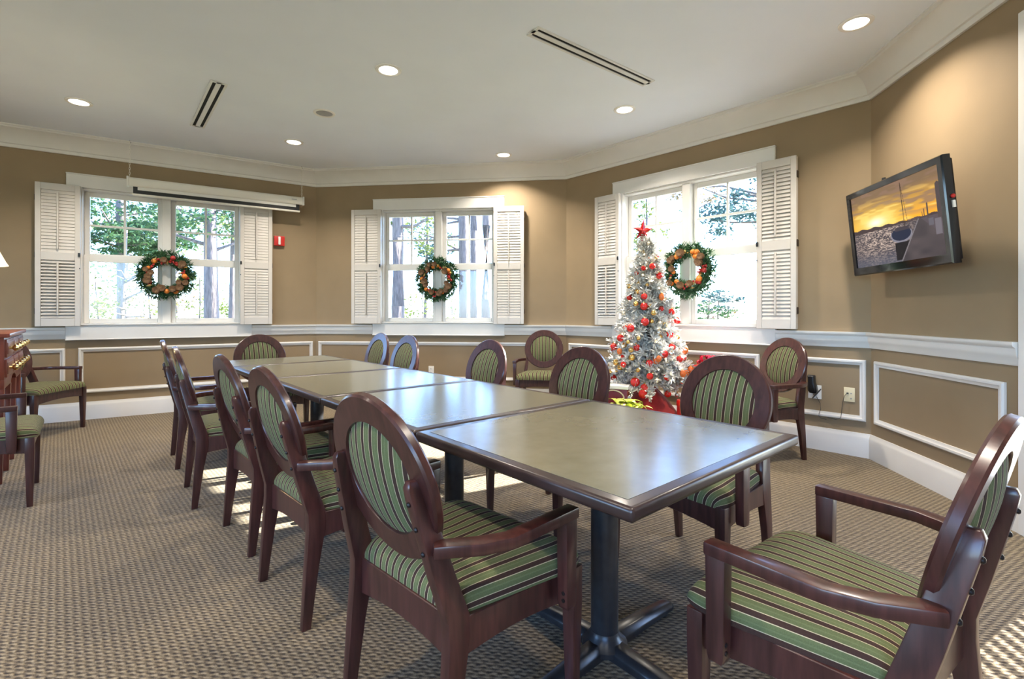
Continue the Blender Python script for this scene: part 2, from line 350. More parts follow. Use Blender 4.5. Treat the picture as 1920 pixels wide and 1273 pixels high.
# ------------------------------------------------------------------ windows and shutters
def win_part(name, boxes, m, parent, bevel=0.003):
    mb = MB()
    for (a, b, o0, o1, z0, z1) in boxes: mb.box(a, b, -o1, -o0, z0, z1)
    return mb.build(name, m, parent, bevel=bevel, seg=1)
def window(i, idx):
    root = empty('window_%d' % idx, wl(i, WC[i]), WA[i]); struct(root)
    W = 'white'
    win_part('header_casing', [(-0.87, 0.87, 0, 0.030, 2.50, 2.64), (-0.872, 0.872, 0, 0.038, 2.632, 2.646)], W, root)
    for sx in (-1, 1):
        x0, x1 = sorted((sx*0.738, sx*0.80)); win_part('side_casing', [(x0, x1, 0, 0.028, 1.02, 2.50)], W, root)
        x0, x1 = sorted((sx*0.738, sx*HALF)); win_part('jamb', [(x0, x1, -THICK, 0.0, 1.02, 2.50)], W, root)
    win_part('head_jamb', [(-0.738, 0.738, -THICK, 0.0, 2.482, 2.50)], W, root)
    win_part('apron', [(-0.875, 0.875, 0, 0.036, 0.86, 1.018), (-0.875, 0.875, 0, 0.046, 0.86, 0.872)], W, root)
    win_part('window_sill', [(-0.738, 0.738, -THICK, 0.0, 1.02, 1.038), (-0.80, 0.80, 0, 0.05, 1.018, 1.036)], W, root)
    win_part('mullion', [(-0.042, 0.042, -0.14, -0.02, 1.038, 2.482)], W, root)
    for sx in (-1, 1):
        a, b = sorted((sx*0.042, sx*0.738))
        # upper sash (outer track) with two-by-two lights
        st = 0.045; z0, z1 = 1.735, 2.482
        us = win_part('upper_sash', [(a, a+st, -0.13, -0.095, z0, z1), (b-st, b, -0.13, -0.095, z0, z1), (a+st, b-st, -0.13, -0.095, z1-0.052, z1), (a+st, b-st, -0.13, -0.095, z0, z0+0.07)], W, root)
        m_ = (a+b)/2; zc = (z0+0.07+z1-0.052)/2
        win_part('muntin', [(m_-0.011, m_+0.011, -0.125, -0.1, z0+0.07, z1-0.052)], W, us)
        win_part('muntin', [(a+st, b-st, -0.124, -0.101, zc-0.011, zc+0.011)], W, us)
        for (p, q) in ((a+st, m_-0.011), (m_+0.011, b-st)):
            for (r, t) in ((z0+0.07, zc-0.011), (zc+0.011, z1-0.052)):
                win_part('pane', [(p, q, -0.114, -0.110, r, t)], 'glass', us, 0)
        z0, z1 = 1.038, 1.790
        ls = win_part('lower_sash', [(a, a+st, -0.09, -0.055, z0, z1), (b-st, b, -0.09, -0.055, z0, z1), (a+st, b-st, -0.09, -0.055, z1-0.075, z1), (a+st, b-st, -0.09, -0.055, z0, z0+0.05)], W, root)
        win_part('pane', [(a+st, b-st, -0.074, -0.070, z0+0.05, z1-0.075)], 'glass', ls, 0)
        win_part('sash_lock', [(m_-0.025, m_+0.025, -0.09, -0.06, z1, z1+0.012)], 'plate_white', ls)
for k in (0, 1, 2): window(k, k+1)

SLAT = MB().box(-0.5, 0.5, -0.003, 0.003, -0.019, 0.019).mesh('slat', 'shutter')
def shutter(i, a, b, tilt_up, tilt_lo, hinge_side, label):
    """folded louvred shutter lying over the wall beside the window"""
    w = b-a; root = empty('louvered_shutter', wl(i, (a+b)/2, 0.0, 1.012), WA[i])
    tag(root, label, 'shutter', 'louvered shutters beside the windows')
    Hh = 1.488; st = 0.045; f0, f1 = 0.070, 0.096
    def bx(name, *boxes, m='shutter'): return win_part(name, boxes, m, root, 0.0025)
    bx('rear_leaf', (-w/2+0.004, w/2-0.004, 0.036, 0.062, 0, Hh))
    for sx in (-1, 1):
        x0, x1 = sorted((sx*w/2, sx*(w/2-st))); bx('stile', (x0, x1, f0, f1, 0, Hh))
    for (z0, z1) in ((0, 0.085), (0.690, 0.775), (Hh-0.07, Hh)): bx('rail', (-w/2+st, w/2-st, f0+0.001, f1-0.001, z0, z1))
    for (z0, z1, tilt) in ((0.085, 0.690, tilt_lo), (0.775, Hh-0.07, tilt_up)):
        n = int(round((z1-z0)/0.0335)); p = (z1-z0)/n
        for k in range(n):
            s = link('slat', SLAT, root); s.location = (0, -(f0+f1)/2, z0+p*(k+0.5)); s.scale = (w-2*st-0.002, 1, 1)
            s.rotation_euler = (math.radians(-(tilt)), 0, 0)
        bx('tilt_bar', (-0.008, 0.008, f1+0.006, f1+0.018, z0+0.03, z1-0.02))
    x = hinge_side*w/2
    for z in (0.16, 0.74, 1.33):
        bx('hinge', *[tuple(sorted((x, x+hinge_side*0.006)))+(0.045, 0.088, z-0.03, z+0.03)], m='hinge')
    bx('latch', *[tuple(sorted((-x, -x+hinge_side*0.018)))+(f1, f1+0.014, 0.735, 0.775)], m='black')
    bx('latch', *[tuple(sorted((-x, -x+hinge_side*0.009)))+(f1, f1+0.010, 0.605, 0.617)], m='black')
    return root
shutter(0, 0.275, 0.630, 14, 44, -1, 'white shutter left of the projector screen, its lower louvers tilted open')
shutter(0, 2.118, 2.475, 10, 12, 1, 'white shutter partly behind the right end of the projector screen, louvers closed')
shutter(1, 0.535, 0.935, 12, 10, -1, 'white closed shutter on the left side of the middle window')
shutter(1, 2.420, 2.805, 12, 10, 1, 'white closed shutter on the right side of the middle window')
shutter(2, 0.515, 0.850, 18, 40, -1, 'narrow-looking white shutter left of the Christmas tree window, lower louvers open')
shutter(2, 2.325, 2.650, 27, 20, 1, 'white shutter between the Christmas tree window and the television')

# door with louvred panel on the far right wall, just past the picture's right edge
dr = empty('door_1', wl(3, (DOOR[0]+DOOR[1])/2), WA[3]); struct(dr)
dw = (DOOR[1]-DOOR[0])/2
for sx in (-1, 1):
    x0, x1 = sorted((sx*dw, sx*(dw+0.125))); win_part('door_casing', [(x0, x1, 0, 0.03, 0, DOOR[2]+0.13)], 'white', dr)
    x0, x1 = sorted((sx*dw, sx*(dw-0.02))); win_part('door_jamb', [(x0, x1, -THICK, 0, 0, DOOR[2])], 'white', dr)
    x0, x1 = sorted((sx*(dw-0.02), sx*(dw-0.11))); win_part('door_stile', [(x0, x1, -0.10, -0.06, 0.02, DOOR[2]-0.02)], 'white', dr)
win_part('door_header', [(-dw, dw, 0, 0.03, DOOR[2], DOOR[2]+0.13), (-dw, dw, -THICK, 0, DOOR[2]-0.02, DOOR[2])], 'white', dr)
win_part('door_rail', [(-dw+0.11, dw-0.11, -0.10, -0.06, 0.02, 0.22), (-dw+0.11, dw-0.11, -0.10, -0.06, 1.05, 1.15), (-dw+0.11, dw-0.11, -0.10, -0.06, DOOR[2]-0.16, DOOR[2]-0.02)], 'white', dr)
mb = MB(); z = 0.235
while z < DOOR[2]-0.18:
    if not (1.03 < z < 1.16): mb.box(-dw+0.11, dw-0.11, 0.066, 0.094, z-0.004, z+0.004)
    z += 0.040
    if z > 1.56: break
mb.box(-dw+0.11, dw-0.11, 0.07, 0.09, 1.56, DOOR[2]-0.16)
lo = mb.build('louver_panel', 'white', dr); lo['kind'] = 'stuff'

# ------------------------------------------------------------------ ceiling fittings
def downlight(x, y, label, visible=True):
    r = empty('recessed_light', (x, y, CEIL)); tag(r, label, 'ceiling light', 'recessed ceiling lights')
    MB().lathe([(0.070, -0.001), (0.072, -0.007), (0.088, -0.010), (0.098, -0.006), (0.100, 0.001)], 32).build('trim_ring', 'plate_white', r, smooth=True)
    MB().lathe([(0.0005, -0.010), (0.045, -0.0095), (0.070, -0.003), (0.071, 0.001)], 32).build('lens', 'lens', r, smooth=True)
    ld = bpy.data.lights.new('lamp_glow', 'AREA'); ld.shape = 'DISK'; ld.size = 0.13; ld.spread = math.radians(125); ld.energy = LAMP_W; ld.color = LAMP_COL
    lo = bpy.data.objects.new('lamp_glow', ld); COL.objects.link(lo); lo.parent = r; lo.location = (0, 0, -0.016)
downlight(2.24, 3.196, 'lit recessed ceiling light at the upper right near the crown molding corner')
downlight(-0.961, 3.813, 'lit recessed ceiling light at the top centre between the two slot vents')
downlight(-3.876, 4.391, 'lit recessed ceiling light farthest left, above the shutter')
downlight(-2.408, 5.417, 'lit recessed ceiling light above the right end of the projector screen')
downlight(1.044, 4.552, 'lit recessed ceiling light below the right slot vent')
downlight(-0.10, 5.855, 'smallest lit recessed ceiling light near the middle window')
for (x, y) in ((-3.9, 1.6), (-1.4, 0.9), (0.9, 0.6), (-4.4, -1.6), (-1.6, -1.9), (0.6, -2.2)):  # unseen lamps added behind the camera to brighten the room
    downlight(x, y, 'added unseen recessed ceiling light behind the viewer')
sp = empty('ceiling_speaker', (-1.774, 4.637, CEIL)); tag(sp, 'round grey unlit ceiling speaker beside the left slot vent', 'speaker')
MB().lathe([(0.074, -0.001), (0.078, -0.008), (0.094, -0.008), (0.10, 0.001)], 32).build('trim_ring', 'plate_white', sp, smooth=True)
MB().lathe([(0.001, -0.006), (0.06, -0.005), (0.074, -0.002)], 32).build('grille', 'grille', sp, smooth=True)
def vent(x, y, rz, label):
    r = empty('slot_vent', (x, y, CEIL), rz); tag(r, label, 'ceiling vent', 'slot ceiling vents')
    win = MB()
    for (a, b) in ((-0.062, -0.044), (-0.018, 0.018), (0.044, 0.062)): win.box(-0.62, 0.62, a, b, -0.008, 0.0)
    win.box(-0.62, -0.60, -0.044, 0.044, -0.008, 0.0).box(0.60, 0.62, -0.044, 0.044, -0.008, 0.0)
    win.build('frame', 'vent', r)
    for a in (-0.044, 0.018): MB().box(-0.6, 0.6, a, a+0.026, -0.002, 0.0).build('slot', 'slot', r)
vent(-2.79, 4.49, math.atan2(0.77, -0.64), 'two-slot linear ceiling vent on the left, pointing toward the projector screen')
vent(0.63, 3.655, math.atan2(0.741, 0.973), 'long two-slot linear ceiling vent on the right')

# ------------------------------------------------------------------ projector screen, alarm, outlets
r = empty('projector_screen', wl(0, 1.93, 0.2, 2.44), WA[0]); tag(r, 'cream pull-down projector screen case hanging above the left window', 'screen')
hw = 0.88
mb = MB(); mb.loft([[(x, -y, z) for y, z in ((-0.035, 0.095), (-0.035, 0.175), (-0.02, 0.19), (0.02, 0.19), (0.035, 0.172), (0.035, 0.12), (0.022, 0.095))] for x in (-hw, hw)])
mb.build('case', 'screen_case', r, bevel=0.003)
for sx in (-1, 1):
    MB().box(*sorted((sx*hw, sx*(hw+0.02))), -0.042, 0.04, 0.088, 0.198).build('end_cap', 'plate_white', r, bevel=0.006)
MB().box(-hw+0.035, hw-0.035, -0.004, 0.004, 0.016, 0.098).build('screen_border', 'black', r)
MB().box(-hw+0.075, hw-0.075, -0.007, 0.002, 0.060, 0.098).build('screen_fabric', 'plate_white', r)
MB().tube([(-hw+0.03, 0, 0.008), (hw-0.03, 0, 0.008)], 0.013, 10).build('bottom_bar', 'screen_case', r, smooth=True)
MB().box(hw-0.13, hw-0.07, -0.0362, -0.034, 0.148, 0.156).build('maker_mark', 'grille', r)
for sx in (-1, 1):
    mb = MB(); z = 0.195; k = 0
    while z < CEIL-2.44-0.03:
        rr = []
        for j in range(10):
            t = 2*PI*j/10; q = (0.006*math.cos(t), 0.017*math.sin(t))
            rr.append((sx*(hw-0.005)+(q[0] if k % 2 else 0), (0 if k % 2 else q[0]), z+0.014+q[1]))
        rings = []
        for j in range(10):
            p = Vector(rr[j]); c0 = Vector((sx*(hw-0.005), 0, z+0.014)); d = (p-c0).normalized(); n = Vector((0, 1, 0)) if k % 2 else Vector((1, 0, 0))
            rings.append([p+(d*math.cos(2*PI*q/5)+n*math.sin(2*PI*q/5))*0.0022 for q in range(5)])
        mb.loft(rings, closed=True); z += 0.026; k += 1
    ch = mb.build('chain', 'screen_case', r, smooth=True)
    MB().tube([(sx*(hw-0.005), 0, CEIL-2.443), (sx*(hw-0.005), 0, CEIL-2.44-0.02), (sx*(hw-0.005)+0.012, 0, CEIL-2.44-0.03), (sx*(hw-0.005), 0, CEIL-2.44-0.042)], 0.004, 6).build('hook', 'grille', ch)

r = empty('fire_alarm', wl(0, 2.563, 0, 2.015), WA[0]); tag(r, 'small red fire alarm strobe on the tan wall below the projector screen', 'fire alarm')
MB().box(-0.062, 0.062, -0.045, 0, 0, 0.125).build('housing', 'alarm_red', r, bevel=0.006)
MB().box(-0.014, 0.014, -0.062, -0.044, 0.012, 0.113).build('strobe_lens', 'plate_white', r, bevel=0.006)
def outlet(i, s, z, m, label, w=0.072, h=0.116, holes=True, jack=False):
    r = empty('outlet_plate', wl(i, s, 0, z), WA[i]); tag(r, label, 'outlet')
    MB().box(-w/2, w/2, -0.007, 0, 0, h).build('plate', m, r, bevel=0.003)
    if holes:
        for zz in (h*0.3, h*0.7):
            so_ = MB().box(-0.017, 0.017, -0.0095, -0.006, zz-0.014, zz+0.014).build('socket', m, r, bevel=0.004)
            mb = MB()
            for x in (-0.007, 0.006): mb.box(x-0.0015, x+0.0015, -0.0100, -0.0092, zz-0.006, zz+0.006)
            mb.build('slots', 'slot', so_)
    if jack:
        MB().box(-0.018, -0.004, -0.014, -0.006, h*0.55, h*0.64).build('jack_plug', 'cord', r, bevel=0.002)
        MB().box(0.008, 0.018, -0.008, -0.006, h*0.56, h*0.63).build('jack', 'grille', r)
        MB().ball((0.012, -0.007, h*0.24), 0.006, 8).build('screw', 'grille', r)
        pts = [(-0.012, -0.012, h*0.6), (-0.03, -0.022, h*0.4), (-0.042, -0.02, -0.01), (-0.05, -0.018, -0.08), (-0.054, -0.026, -0.135), (-0.09, -0.02, -0.155), (-0.15, -0.012, -0.15)]
        MB().tube(pts, 0.0022, 6).build('cable', 'cord', r)
    return r
outlet(1, 1.585, 0.345, 'plate_white', 'white wall outlet below the middle window, seen past the table edge')
outlet(2, 2.765, 0.425, 'plate_white', 'white double outlet plate behind the black power adapter', w=0.10)
outlet(2, 3.012, 0.430, 'ivory', 'yellow ivory jack plate with a thin cable on the right wall', w=0.076, holes=False, jack=True)
r = empty('power_adapter', wl(2, 2.755, 0.009, 0.475), WA[2]); tag(r, 'black power adapter with coiled cord plugged in beside the corner chair', 'adapter')
MB().loft([[(x*s+dx, -y, z) for x, y in ((-0.032, 0), (0.032, 0), (0.032, d), (0.02, d+0.01), (-0.02, d+0.01), (-0.032, d))] for z, s, d, dx in ((0.0, 0.8, 0.035, 0.006), (0.02, 1.05, 0.045, 0.004), (0.06, 1.0, 0.05, 0), (0.085, 0.8, 0.045, -0.004), (0.14, 0.85, 0.04, -0.008), (0.15, 0.75, 0.03, -0.01))]).build('body', 'black', r, bevel=0.003)
mb = MB()
for k in range(5):
    c0 = Vector((0.026+0.005*k, -0.03-0.004*k, -0.012+0.006*k)); ax = Vector((0.6, 0, 0.8)); b_ = Vector((0, 1, 0)); rings = []
    for j in range(14):
        t = 2*PI*j/14; p = c0+ax*0.038*math.cos(t)+b_*0.016*math.sin(t); d = (p-c0).normalized(); n = ax.cross(b_)
        rings.append([p+(d*math.cos(2*PI*q/5)+n*math.sin(2*PI*q/5))*0.0035 for q in range(5)])
    mb.loft(rings, closed=True)
mb.build('cord_coil', 'cord', r, smooth=True)
MB().tube([(0.03, -0.02, -0.03), (0.055, -0.015, -0.08), (0.06, -0.018, -0.13), (0.05, -0.024, -0.165), (0.045, -0.016, -0.19), (0.06, -0.012, -0.205), (0.10, -0.012, -0.21)], 0.0022, 6).build('cable', 'cord', r)

# ------------------------------------------------------------------ television
def sunset(nu, nv):
    u, v = np.meshgrid(np.linspace(0, 1, nu), np.linspace(0, 1, nv)); rs = np.random.RandomState(3)
    def sm(a, b, x): t = np.clip((x-a)/(b-a), 0, 1); return t*t*(3-2*t)
    def mix(a, b, t): return a*(1-t[..., None])+np.array(b)*t[..., None]
    def vnoise(x, y, seed):
        g = np.random.RandomState(seed).rand(64, 64); xi = np.floor(x).astype(int); yi = np.floor(y).astype(int); fx = x-xi; fy = y-yi
        fx = fx*fx*(3-2*fx); fy = fy*fy*(3-2*fy); q = lambda a, b: g[a % 64, b % 64]
        return (q(xi, yi)*(1-fx)+q(xi+1, yi)*fx)*(1-fy)+(q(xi, yi+1)*(1-fx)+q(xi+1, yi+1)*fx)*fy
    hz = 0.52
    c = np.zeros((nv, nu, 3))
    t = np.clip(v/hz, 0, 1)
    c[:] = (0.22, 0.14, 0.08); c = mix(c, (0.62, 0.33, 0.06), sm(0.15, 0.6, t)); c = mix(c, (0.95, 0.42, 0.03), sm(0.55, 1.0, t))
    ang = 0.35; w = vnoise((u+v*ang)*5, (v-u*0.10)*22, 5)*0.6+vnoise((u+v*ang)*11, (v-u*0.10)*44, 8)*0.4
    c = mix(c, (0.26, 0.16, 0.11), sm(0.50, 0.66, w)*(1-sm(0.7, 1, t))*0.8)
    c = mix(c, (0.98, 0.62, 0.16), sm(0.56, 0.74, 1-w)*sm(0.1, 0.6, t)*0.8)
    d = np.hypot((u-0.30)*1.35, (v-0.43)*2.3)
    c = mix(c, (1.0, 0.75, 0.18), np.exp(-(d/0.34)**2)*0.85); c = mix(c, (1.0, 0.97, 0.75), np.exp(-(d/0.13)**2))
    sea = v > hz+0.015
    wv = vnoise(u*44/(0.4+v*0.6), v*170, 11)*0.6+vnoise(u*90, v*260, 12)*0.4; sc = np.zeros_like(c); sc[:] = (0.075, 0.062, 0.07)
    sc = mix(sc, (0.62, 0.48, 0.40), sm(0.42, 0.72, wv)*np.exp(-((u-0.32)/0.34)**2)*(1-sm(0.7, 1.0, v)*0.6)); sc = mix(sc, (0.10, 0.11, 0.15), sm(0.75, 1, v)*0.6)
    c = np.where(sea[..., None], sc, c)
    hill = (v > hz-0.035*np.clip(1-u*1.6, 0, 1)-0.012+0.008*np.sin(u*40)) & (v <= hz+0.016); c[hill] = (0.07, 0.05, 0.05)
    lx = 0.76-(v-0.53)/(0.47)*0.21; dock = (v > 0.53) & (u > lx) & (u < 0.79+(v-0.53)*0.75)
    pl = vnoise(u*10, v*14, 2); dc = np.zeros_like(c); dc[:] = (0.055, 0.047, 0.052); dc = mix(dc, (0.10, 0.08, 0.082), pl)
    c = np.where(dock[..., None], dc, c); c[dock & (u < lx+0.012)] = (0.20, 0.18, 0.19)
    c[(v > 0.53) & (u >= 0.79+(v-0.53)*0.75)] = (0.10, 0.08, 0.09)
    hull = (((u-0.575)/0.105)**2+((v-0.655)/0.085)**2 < 1) & (v > 0.60); c[(((u-0.575)/0.118)**2+((v-0.665)/0.10)**2 < 1) & (v > 0.62)] = (0.22, 0.21, 0.25); c[hull] = (0.025, 0.03, 0.055)
    c[(np.abs(u-0.59) < 0.075) & (v > 0.575) & (v < 0.615)] = (0.06, 0.05, 0.06)
    refl = (v > 0.76) & (v < 0.98) & (u > 0.50) & (u < lx-0.002) ; c[refl] = (0.02, 0.018, 0.02)
    mast = (np.abs(u-(0.615+(v-0.03)*0.012)) < 0.0035) & (v > 0.03) & (v < 0.58); c[mast] = (0.06, 0.04, 0.03)
    c[(np.abs(u-(0.617+(v-0.03)*0.08)) < 0.002) & (v > 0.03) & (v < 0.56)] = (0.12, 0.07, 0.04)
    for (a, b, p, q) in ((0.945, 0.985, 0.17, 0.60), (0.85, 0.865, 0.37, 0.55), (0.82, 0.828, 0.43, 0.54), (0.805, 0.81, 0.46, 0.54)):
        c[(u > a) & (u < b) & (v > p+np.abs(u-(a+b)/2)*1.2) & (v < q)] = (0.085, 0.065, 0.065)
    c[(u > 0.915) & (u < 0.972) & (v > 0.58) & (v < 0.76)] = (0.17, 0.15, 0.17)
    c[(u > 0.86) & (u < 0.905) & (v > 0.56) & (v < 0.64)] = (0.13, 0.12, 0.14)
    c[(u > 0.66) & (u < 0.78) & (v > 0.505) & (v < 0.53) & (rs.rand(nv, nu) > 0.35)] = (0.12, 0.09, 0.09)
    return c
yc, tv_w, tv_h = 3.285, 1.0, 0.625
tvx = 2.84-0.1326*(3.88-yc)-0.205
tv = empty('television', (tvx, yc, 1.745), WA[3]); tag(tv, 'wall-mounted flat television showing a sunset over a pier with sailboat', 'television')
# local: x along the wall (towards the viewer is +x), -y into the room
TI = Matrix.Rotation(math.radians(5.8), 4, 'X')
def tvp(name, mb, m, par=tv, **k):
    mb.v = [tuple(TI @ Vector(v)) for v in mb.v]; return mb.build(name, m, par, **k)
W2, H2, bz = tv_w/2, tv_h/2, 0.042
tvp('rear_housing', MB().box(-W2+0.02, W2-0.02, 0.0, 0.055, -H2+0.02, H2-0.02).box(-W2+0.2, W2-0.2, 0.05, 0.085, -H2+0.1, H2-0.1), 'black', bevel=0.008)
rings = []
for (sx, sz) in ((-1, -1), (1, -1), (1, 1), (-1, 1)):
    bb = lambda t: (sx*(W2-t), sz*(H2-t*(1.35 if sz < 0 else 1)))
    rings.append([(bb(0)[0], 0.03, bb(0)[1]), (bb(0)[0], -0.010, bb(0)[1]), (bb(0.006)[0], -0.018, bb(0.006)[1]), (bb(bz)[0], -0.016, bb(bz)[1]), (bb(bz)[0], 0.0, bb(bz)[1])])
tvp('bezel', MB().loft(rings, closed=True), 'gloss_black', smooth=25)
NU, NV = 360, 206; img = sunset(NU, NV)
sx0, sx1, sz0, sz1 = -W2+bz, W2-bz, -H2+bz*1.35, H2-bz
vs = [(sx0+(sx1-sx0)*i/(NU-1), -0.004, sz1+(sz0-sz1)*j/(NV-1)) for j in range(NV) for i in range(NU)]
mb = MB(); mb.add(vs, [(j*NU+i, (j+1)*NU+i, (j+1)*NU+i+1, j*NU+i+1) for j in range(NV-1) for i in range(NU-1)])
ms = mat('screen_picture', (0.0, 0.0, 0.0), 0.35, spec=0.05)
ca = N(ms, 'ShaderNodeVertexColor'); ca.layer_name = 'picture'; L(ms, ca.outputs[0], bsdf(ms).inputs['Emission Color']); bsdf(ms).inputs['Emission Strength'].default_value = 0.85
mb.v = [tuple(TI @ Vector(v)) for v in mb.v]
me = bpy.data.meshes.new('screen'); me.from_pydata(mb.v, [], mb.f); me.materials.append(ms)
ca_ = me.color_attributes.new('picture', 'FLOAT_COLOR', 'POINT')
ca_.data.foreach_set('color', np.concatenate([img.reshape(-1, 3), np.ones((NU*NV, 1))], 1).astype(np.float32).ravel())
link('screen', me, tv)
tvp('sensor', MB().lathe([(0.001, 0), (0.012, 0.0), (0.014, 0.012), (0.012, 0.026), (0.001, 0.028)], 12, (-0.085, 0.02, H2-0.004)), 'black', smooth=True)
tvp('side_jack', MB().ball((W2+0.004, 0.02, 0.07), 0.012, 10), 'alarm_red', smooth=True)
tvp('side_jack', MB().box(W2-0.002, W2+0.010, 0.012, 0.026, 0.005, 0.045), 'plate_white')
MB().box(-0.18, 0.18, 0.185, 0.203, -0.14, 0.14).box(-0.03, 0.03, 0.08, 0.19, -0.04, 0.04).build('wall_bracket', 'black_steel', tv, bevel=0.004)

# ------------------------------------------------------------------ tables
UA = math.radians(90+41.2)                    # direction of the table row
U = Vector((math.cos(UA), math.sin(UA), 0)); V = Vector((math.sin(UA), -math.cos(UA), 0))   # along the row, across it (to the right)
TN = Vector((0.246, 1.003, 0)); TW = 0.93
def rowp(t, w, z=0.0): p = TN+U*t+V*w; return Vector((p.x, p.y, z))
def facing(d): return math.atan2(d.y, d.x)-PI/2
def table(t0, ln, label, dw_=0.0, tw=TW):
    c = rowp(t0+ln/2, tw/2+dw_); r = empty('dining_table', c, facing(U)); tag(r, label, 'table', 'square tables pushed into one long row')
    a, b = tw/2, ln/2; H = 0.75
    # local x = across (right), y = along the row
    MB().box(-a, a, -b, b, H-0.034, H-0.0008).build('table_edge', 'table_edge', r, bevel=0.011, seg=3)
    MB().box(-a+0.036, a-0.036, -b+0.036, b-0.036, H-0.006, H).build('table_top', 'table_top', r)
    MB().lathe([(0.045, 0.05), (0.045, 0.70)], 28).build('column', 'black_steel', r, smooth=True)
    MB().box(-0.22, 0.22, -0.22, 0.22, 0.695, 0.716).build('top_plate', 'black_steel', r, bevel=0.004)
    MB().lathe([(0.075, 0.045), (0.075, 0.06), (0.05, 0.085), (0.046, 0.10)], 24).build('base_collar', 'black_steel', r, smooth=True)
    for k in range(4):
        R = Matrix.Rotation(k*PI/2, 4, 'Z'); mb = MB()
        for x, hw_, z0, z1 in ():
            pass
        L_ = min(a, b)-0.04
        rings = [[R @ Vector((x, s*h_, z)) for s, z in ((-1, z0), (1, z0), (1, z1*0.75), (0.55, z1), (-0.55, z1), (-1, z1*0.75))] for x, h_, z0, z1 in ((0.02, 0.036, 0.03, 0.078), (0.2, 0.033, 0.026, 0.065), (L_-0.02, 0.028, 0.018, 0.045), (L_, 0.022, 0.020, 0.038))]
        ft = mb.loft(rings).build('foot', 'black_steel', r, bevel=0.003, seg=1)
        MB().lathe([(0.016, 0.0), (0.018, 0.004), (0.008, 0.022)], 12, tuple(R @ Vector((L_-0.04, 0, 0)))).build('glide', 'black', ft)
    return r
table(0.00, 0.872, 'nearest square table with black pedestal, in full view at the right')
table(0.88, 0.872, 'second square table from the viewer, behind the nearest armchair')
table(1.76, 0.872, 'third square table from the viewer, catching the window glare')
table(2.64, 0.872, 'fourth square table from the viewer, before the last one', -0.01)
table(3.52, 0.60, 'farthest, shortest table at the end of the row', -0.02)

